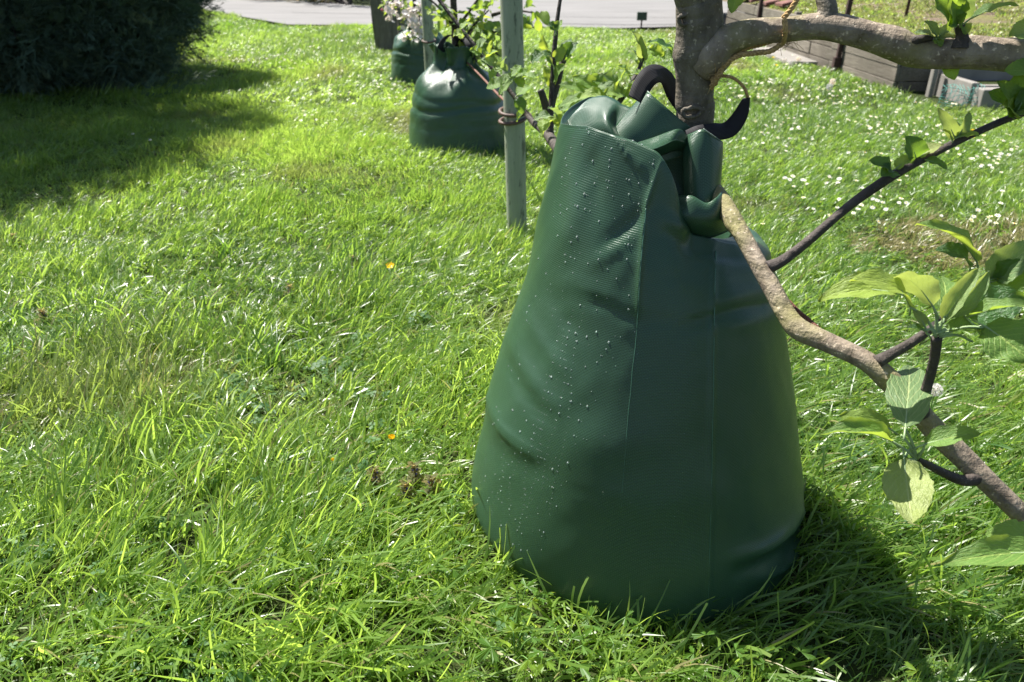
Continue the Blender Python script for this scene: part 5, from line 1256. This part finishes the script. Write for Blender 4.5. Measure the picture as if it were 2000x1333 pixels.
def daisy_mesh(seed):
    rg = random.Random(seed); V = []; F = []; mi = []
    n = 11
    for q in range(n):
        a = q*2*math.pi/n+rg.uniform(-.1, .1); c_, s_ = math.cos(a), math.sin(a); o = len(V); tip = rg.uniform(.85, 1.05); z_ = rg.uniform(-.05, .25)
        for (r_, w_, zz) in ((.2, .12, 0), (.75*tip, .20, z_*.7), (tip, .08, z_)):
            V.append((c_*r_-s_*w_, s_*r_+c_*w_, zz)); V.append((c_*r_+s_*w_, s_*r_-c_*w_, zz))
        F += [(o, o+1, o+3, o+2), (o+2, o+3, o+5, o+4)]; mi += [0, 0]
    o = len(V)
    for r_, zz in ((.36, .06), (.22, .2)):
        for q in range(7): V.append((math.cos(q*.8976)*r_, math.sin(q*.8976)*r_, zz))
    for q in range(7): F.append((o+q, o+(q+1) % 7, o+7+(q+1) % 7, o+7+q)); mi.append(1)
    F.append(tuple(o+7+q for q in range(7))); mi.append(1)
    o = len(V); V += [(.06, 0, 0), (-.03, .05, 0), (-.03, -.05, 0), (.06, .5, -6), (-.03, .55, -6), (-.03, .45, -6)]
    F += [(o, o+1, o+4, o+3), (o+1, o+2, o+5, o+4), (o+2, o, o+3, o+5)]; mi += [2]*3
    return mesh('daisy', V, F, [M['daisy_w'], M['daisy_y'], M['stem']], smooth=False, midx=mi)
DM = [daisy_mesh(i) for i in range(5)]
rgd = random.Random(55); spots = []
def add_daisies(n, x0, x1, y0, y1, clus):
    c = [(rgd.uniform(x0, x1), rgd.uniform(y0, y1)) for q in range(max(1, n//clus))]
    for i in range(n):
        if rgd.random() < .72: cx_, cy_ = rgd.choice(c); px_, py_ = rgd.gauss(cx_, 26), rgd.gauss(cy_, 9)
        else: px_, py_ = rgd.uniform(x0, x1), rgd.uniform(y0, y1)
        if py_ < 62: continue
        g = G(px_, py_)
        if ok_lawn(np.array([g.x]), np.array([g.y]))[0] and (px_ > 1420 or py_ < 260): spots.append((g.y, g.x))
add_daisies(190, 1420, 1990, 165, 300, 9); add_daisies(70, 1480, 1990, 290, 470, 7); add_daisies(60, 1820, 2010, 250, 340, 8)
add_daisies(95, 1030, 1330, 72, 160, 9); add_daisies(30, 1040, 1200, 150, 240, 6); add_daisies(85, 420, 780, 62, 150, 9); add_daisies(40, 560, 800, 140, 260, 6); add_daisies(70, 1420, 1620, 120, 200, 9)
for (x_, y_) in ((264, 282), (298, 296), (362, 222), (700, 95), (560, 85)): g = G(x_, y_); spots.append((g.y, g.x))
spots.sort(); near_d, far_d = spots[:290], spots[290:]
def daisy_mat(yv, xv):
    s_ = rgd.uniform(.0085, .0125); z_ = float(gh(xv, yv))+rgd.uniform(.052, .075)
    m = Matrix.Rotation(rgd.uniform(0, 6.28), 4, 'Z') @ Matrix.Rotation(rgd.uniform(-.1, .65), 4, 'X')
    return Matrix.Translation((xv, yv, z_)) @ Matrix.Rotation(rgd.uniform(-.9, .9), 4, 'Z') @ Matrix.Rotation(rgd.uniform(-.1, .6), 4, 'X') @ Matrix.Rotation(rgd.uniform(0, 6.28), 4, 'Z') @ Matrix.Scale(s_, 4)
for (yv, xv) in near_d:
    o = bpy.data.objects.new('daisy', rgd.choice(DM)); COL.objects.link(o); o.matrix_basis = daisy_mat(yv, xv)
    ppx, ppy = [float(v) for v in proj(np.array([xv, yv, .06]))]
    if ppx > 1420:
        if ppy < 190: w_ = 'in the lawn close below the board wall'
        elif ppx > 1800 and ppy < 300: w_ = 'in the lawn at the right edge under the upper limb'
        elif ppx > 1760: w_ = 'in the lawn right of the thin dark twig'
        elif ppy < 260: w_ = 'in the dense drift between the board wall and the thin twig'
        elif ppy < 330: w_ = 'in the clusters above the thin dark twig'
        else: w_ = 'in the lawn beside the big bag below the black handle'
    elif ppx > 1020: w_ = 'in the far lawn between the near pole and the foreground trunk'
    elif ppx > 420: w_ = 'in the far lawn left of the farthest bag'
    else: w_ = 'in the shade of the juniper bush'
    tag(o, 'small white daisy '+w_, 'daisy', 'daisies '+w_)
if far_d:
    d0 = DM[0]; v0 = np.array([tuple(v.co) for v in d0.vertices]); f0 = [tuple(p.vertices) for p in d0.polygons]; m0 = [p.material_index for p in d0.polygons]
    V = []; F = []; mi = []
    for i, (yv, xv) in enumerate(far_d):
        mm = np.array(daisy_mat(yv, xv)); V.append(v0 @ mm[:3, :3].T+mm[:3, 3]); F += [tuple(a+i*len(v0) for a in f) for f in f0]; mi += m0
    o = obj('daisies', mesh('daisies', np.vstack(V), F, [M['daisy_w'], M['daisy_y'], M['stem']], smooth=False, midx=mi)); tag(o, 'scatter of tiny white daisies in the far lawn near the road', 'daisies', kind='stuff')
# buttercups
def buttercup(label, px_, py_, h, s_, tilt, cup=.5):
    g = GH(px_, py_, h)
    e = empty('buttercup', (g.x, g.y, 0)); tag(e, label, 'buttercup', 'yellow buttercups in the lawn')
    top = Vector((g.x, g.y, h))
    tube_obj('stem', [(g.x+.01, g.y+.02, 0), (g.x-.004, g.y+.008, h*.6), tuple(top)], .0010, M['stem'], e, 6, 5)
    for q in range(5):
        V = []; U = []
        for i in range(5):
            t_ = i/4; w_ = s_*.75*math.sin(math.pi*(.12+.76*t_))*(1 if i else .5)
            for c in (-1, 0, 1): V.append((c*w_*.62, t_*s_*math.cos(cup*t_), t_*s_*math.sin(cup*t_)*.9+abs(c)*w_*.22)); U.append((c, t_))
        F = [(i*3+c, i*3+c+1, i*3+c+4, i*3+c+3) for i in range(4) for c in (0, 1)]
        o = obj('petal', mesh('petal', V, F, M['butter'], uv=U), e)
        o.matrix_basis = Matrix.Translation(top) @ Matrix.Rotation(tilt, 4, 'X') @ Matrix.Rotation(q*1.2566, 4, 'Z')
    V = np.array([(math.cos(a)*.0022, math.sin(a)*.0022, z_) for z_ in (0.0005, .003) for a in np.linspace(0, 5.236, 6)])
    o = obj('eye', mesh('eye', V, [(q, (q+1) % 6, 6+(q+1) % 6, 6+q) for q in range(6)]+[tuple(6+q for q in range(6))], M['daisy_y']), e); o.matrix_basis = Matrix.Translation(top) @ Matrix.Rotation(tilt, 4, 'X')
buttercup('open yellow buttercup in the sunny lawn far left of the big bag', 762, 520, .10, .0165, .5, .35)
buttercup('yellow buttercup cup seen from the side near the purple bugle plants', 765, 858, .095, .0125, -.25, 1.0)
buttercup('small yellow buttercup bud left of the bugle plants', 650, 900, .07, .007, .0, 1.3)
for (px_, py_, lab) in ((1510, 113, 'yellow dandelion by the white seed heads near the board wall'), (1516, 128, 'lower yellow dandelion near the board wall'), (1900, 256, 'yellow flower above the thin dark twig at the right edge'), (1898, 268, 'lower yellow flower above the thin dark twig at the right edge')):
    buttercup(lab, px_, py_, .09, .016, .3, .3)
# dandelion clocks
def clock(label, px_, py_, r, h):
    g = GH(px_, py_, h)
    e = empty('dandelion_clock', (g.x, g.y, 0)); tag(e, label, 'dandelion', 'white dandelion seed heads')
    tube_obj('stem', [(g.x+.01, g.y, 0), (g.x, g.y, h*.5), (g.x, g.y, h)], .0016, M['stem'], e, 6, 4)
    parts = []; rg = np.random.default_rng(int(px_))
    for i in range(70):
        d = rg.normal(0, 1, 3); d /= np.linalg.norm(d); c = np.array([g.x, g.y, h])+d*r*.72; a_ = np.cross(d, [.3, .5, .8]); a_ /= np.linalg.norm(a_); b_ = np.cross(d, a_)
        for q in range(5):
            an = q*1.2566+rg.uniform(0, 1); s_ = (a_*math.cos(an)+b_*math.sin(an)); t_ = np.cross(d, s_)*r*.035
            tip = c+s_*r*.30+d*r*.26; parts.append((np.array([c-t_, c+t_, tip+t_, tip-t_]), [(0, 1, 2, 3)]))
        t_ = a_*r*.012; parts.append((np.array([np.array([g.x, g.y, h])-t_, np.array([g.x, g.y, h])+t_, c+t_, c-t_]), [(0, 1, 2, 3)]))
    V, F, U = join(parts); obj('seed_head', mesh('seed_head', V, F, M['fluff'], smooth=False), e)
clock('white dandelion seed head behind the forking limb at the right', 1828, 762, .017, .10)
for i, (x_, y_, lab) in enumerate(((1532, 118, 'leftmost white dandelion seed head near the board wall'), (1545, 124, 'middle white dandelion seed head near the board wall'), (1560, 116, 'rightmost of three close white dandelion seed heads near the board wall'), (1626, 160, 'lone white dandelion seed head below the iron post'), (1620, 170, 'lower white dandelion seed head below the iron post'))): clock(lab, x_, y_, .026, .13)
# bugle plants: whorls of purple-brown leaves with tiny blue flowers
def bugle(label, px_, py_, h, seed):
    h = h*.7
    rg = random.Random(seed); g = G(px_, py_+ (30 if py_ > 700 else 14))
    e = empty('bugle_plant', (g.x, g.y, 0)); tag(e, label, 'bugle plant', 'purple brown bugle plants in the lawn')
    tube_obj('stem', [(g.x, g.y, 0), (g.x+.002, g.y, h*.6), (g.x, g.y, h)], .0020, M['bugle'], e, 6, 4)
    for k_, zt in enumerate((.25, .48, .70, .88, 1.0)):
        for q in range(4 if k_ < 4 else 3):
            a = q*1.571+k_*.785+rg.uniform(-.3, .3); L = (.034-.016*zt)*rg.uniform(.85, 1.2); b = Vector((g.x, g.y, h*zt)); d = Vector((math.cos(a), math.sin(a), .35+.5*zt))
            place_leaf(e, b, b+d.normalized()*L, L*.62, (-math.cos(a)*.4, -math.sin(a)*.4, 1), 'bugle', .3, .6, stalk=.0)
        if k_ in (1, 2, 3):
            for q in range(3):
                a = rg.uniform(0, 6.28); c = np.array([g.x+.007*math.cos(a), g.y+.007*math.sin(a), h*zt+.004]); V = c+np.array([(0, 0, 0), (.002, 0, .001), (.0015, .001, -.005), (-.0015, .001, -.0055), (-.002, 0, .001), (0, -.003, -.003)])
                obj('flower', mesh('flower', V, [(0, 1, 2), (0, 2, 3), (0, 3, 4), (0, 4, 5), (0, 5, 1)], M['bugle_fl'], smooth=False), e)
for i, (x_, y_, h, lab) in enumerate(((735, 930, .085, 'leftmost purple brown bugle plant beside the big bag'), (795, 960, .085, 'front middle purple brown bugle plant beside the big bag'), (812, 925, .09, 'back middle purple brown bugle plant beside the big bag'), (845, 950, .088, 'rightmost purple brown bugle plant beside the big bag'), (570, 575, .08, 'purple brown bugle plant in the lawn below left of the open buttercup'), (672, 595, .08, 'purple brown bugle plant in the lawn below the open buttercup'), (692, 515, .08, 'purple brown bugle plant just left of the open buttercup'), (90, 625, .08, 'purple brown bugle plant at the left edge of the sunny lawn'), (35, 475, .09, 'purple brown bugle plant at the edge of the juniper shade'))): bugle(lab, x_, y_, h, i+3)
# lobed buttercup foliage
def lobed_leaf(seed):
    rg = random.Random(seed); V = [(0, 0, 0)]; F = []
    for q in range(3):
        a0 = (q-1)*1.25; o = len(V)
        prof = [(-.42, .35), (-.34, .72), (-.2, .62), (-.16, .98), (-.05, .84), (0, 1.12), (.06, .84), (.17, .98), (.2, .62), (.34, .72), (.42, .35)]
        for (da, r_) in prof:
            a = a0+da*1.15; r2 = r_*(1 if q == 1 else .85)*rg.uniform(.92, 1.06); V.append((math.sin(a)*r2, math.cos(a)*r2, .10*math.sin(da*9+q)+.12*r2-.22*r2*r2))
        for k_ in range(len(prof)-1): F.append((0, o+k_+1, o+k_))
    return mesh('leaf', V, F, M['weed'], smooth=False)
LLV = [lobed_leaf(i) for i in range(5)]
def weed(label, px_, py_, seed, nl=6, size=.028):
    rg = random.Random(seed); g = G(px_, py_+18); e = empty('buttercup_plant', (g.x, g.y, 0)); tag(e, label, 'weed', 'lobed buttercup leaves in the lawn')
    for q in range(nl):
        a = q*6.283/nl+rg.uniform(-.5, .5); r_ = rg.uniform(.012, .05); c = Vector((g.x+r_*math.cos(a), g.y+r_*math.sin(a), rg.uniform(.04, .075)))
        tube_obj('leaf_stalk', [(g.x, g.y, -.005), tuple((Vector((g.x, g.y, 0))+c)/2+Vector((0, 0, .012))), tuple(c)], .0011, M['stem'], e, 5, 3)
        o = bpy.data.objects.new('leaf', rg.choice(LLV)); COL.objects.link(o); o.parent = e; o.matrix_parent_inverse = Matrix.Translation(e.location).inverted()
        o.matrix_basis = Matrix.Translation(c) @ Matrix.Rotation(a-1.571, 4, 'Z') @ Matrix.Rotation(rg.uniform(-.7, .15), 4, 'X') @ Matrix.Rotation(rg.uniform(-.4, .4), 4, 'Y') @ Matrix.Scale(size*rg.uniform(.75, 1.3), 4)
for i, (x_, y_, lab) in enumerate(((580, 1085, 'lobed buttercup plant alone in the clover at lower left'), (655, 1105, 'second lobed buttercup plant in the clover at lower left'), (1180, 1235, 'bright lobed buttercup plant in front of the big bag'), (1100, 1285, 'lobed buttercup plant at the bottom edge below the big bag'), (1015, 1190, 'lobed buttercup plant at the lower left corner of the big bag'), (820, 1020, 'lobed buttercup plant just below the bugle plants'), (885, 1035, 'lobed buttercup plant between bugle plants and big bag'), (735, 1000, 'lobed buttercup plant below the leftmost bugle plant'), (905, 690, 'lobed buttercup plant at the left flank of the big bag'), (1590, 975, 'lobed buttercup plant right of the big bag in the shade'), (880, 1130, 'lobed buttercup plant in the sunny grass left of the bag base'), (1005, 1275, 'lobed buttercup plant near the bottom centre'))): weed(lab, x_, y_, i+70)
x, y, rg = field(.75, 3.6, 26, 91); m_ = noise2(x*1.6+2, y*1.6+33) > .42; x, y = x[m_], y[m_]; n = len(x)
def weed_src(seed):
    rg_ = random.Random(seed); V = []; F = []
    for q in range(5):
        lm = LLV[q]; v0 = np.array([tuple(v.co) for v in lm.vertices]); a = q*1.257+rg_.uniform(-.4, .4); m = np.array(Matrix.Translation((.03*math.cos(a), .03*math.sin(a), rg_.uniform(.035, .06))) @ Matrix.Rotation(a-1.571, 4, 'Z') @ Matrix.Rotation(rg_.uniform(-.7, .1), 4, 'X') @ Matrix.Scale(.022*rg_.uniform(.7, 1.2), 4))
        o = len(V); V += list(v0 @ m[:3, :3].T+m[:3, 3]); F += [tuple(i+o for i in p.vertices) for p in lm.polygons]
    return mesh('weed', V, F, M['weed'], smooth=False)
s = rg.uniform(.7, 1.2, n)
scatter('buttercup_foliage', 'low lobed buttercup leaves scattered through the near lawn', 'ground cover', np.stack([x, y, gh(x, y)], 1), np.stack([rg.normal(0, .1, n), rg.normal(0, .1, n), rg.uniform(0, 6.28, n)], 1), np.stack([s, s, s], 1), rg.integers(0, 4, n), rg.random(n), np.zeros(n), src_coll('weed_src', [weed_src(i) for i in range(4)]))
# broad-bladed grass clumps
def broad_clump(label, px_, py_, seed, n=16, Lr=(.10, .20)):
    rg = np.random.default_rng(seed); g = G(px_, py_); V = []; F = []; H = []
    for i in range(n):
        a = rg.uniform(0, 6.28); L = rg.uniform(*Lr); W = rg.uniform(.004, .008); el = rg.uniform(.5, 1.3); bd = rg.uniform(.5, 1.5); p = np.array([g.x+rg.normal(0, .012), g.y+rg.normal(0, .012), 0]); o = len(V); hue = rg.uniform(.2, .7); d = np.array([math.cos(a), math.sin(a)]); s_ = np.array([-d[1], d[0], 0])
        for k_ in range(7):
            t_ = k_/6; w_ = W*(1-t_**2.5*.95)
            e_ = el-bd*t_; nrm_ = np.array([-d[0]*math.sin(e_), -d[1]*math.sin(e_), math.cos(e_)])
            V += [p-s_*w_/2+nrm_*w_*.15, p, p+s_*w_/2+nrm_*w_*.15]; H += [hue]*3; p = p+np.array([d[0]*math.cos(e_), d[1]*math.cos(e_), math.sin(e_)])*L/6
            p[2] = max(p[2], .03)
        for k_ in range(6):
            for c in (0, 1): F.append((o+k_*3+c, o+k_*3+c+1, o+k_*3+c+4, o+k_*3+c+3))
    o = obj('grass_clump', mesh('grass_clump', V, np.array(F), M['grass'], attrs={'hue': H, 'dry': [0.0]*len(V)})); tag(o, label, 'grass clump', 'broad bladed grass clumps')
broad_clump('sprawling pale clump of broad grass blades in the middle of the lawn', 530, 720, 3, 20)
broad_clump('upright dark clump of broad grass blades left of the open buttercup', 440, 500, 4, 16, (.12, .18))
broad_clump('broad grass blades sprouting in the clover at lower left', 410, 1200, 5, 12)
broad_clump('broad grass clump by the foot of the near pole', 1000, 420, 6, 14, (.16, .3))
broad_clump('broad dark grass clump by the dandelions near the board wall', 1480, 160, 7, 40, (.12, .24))
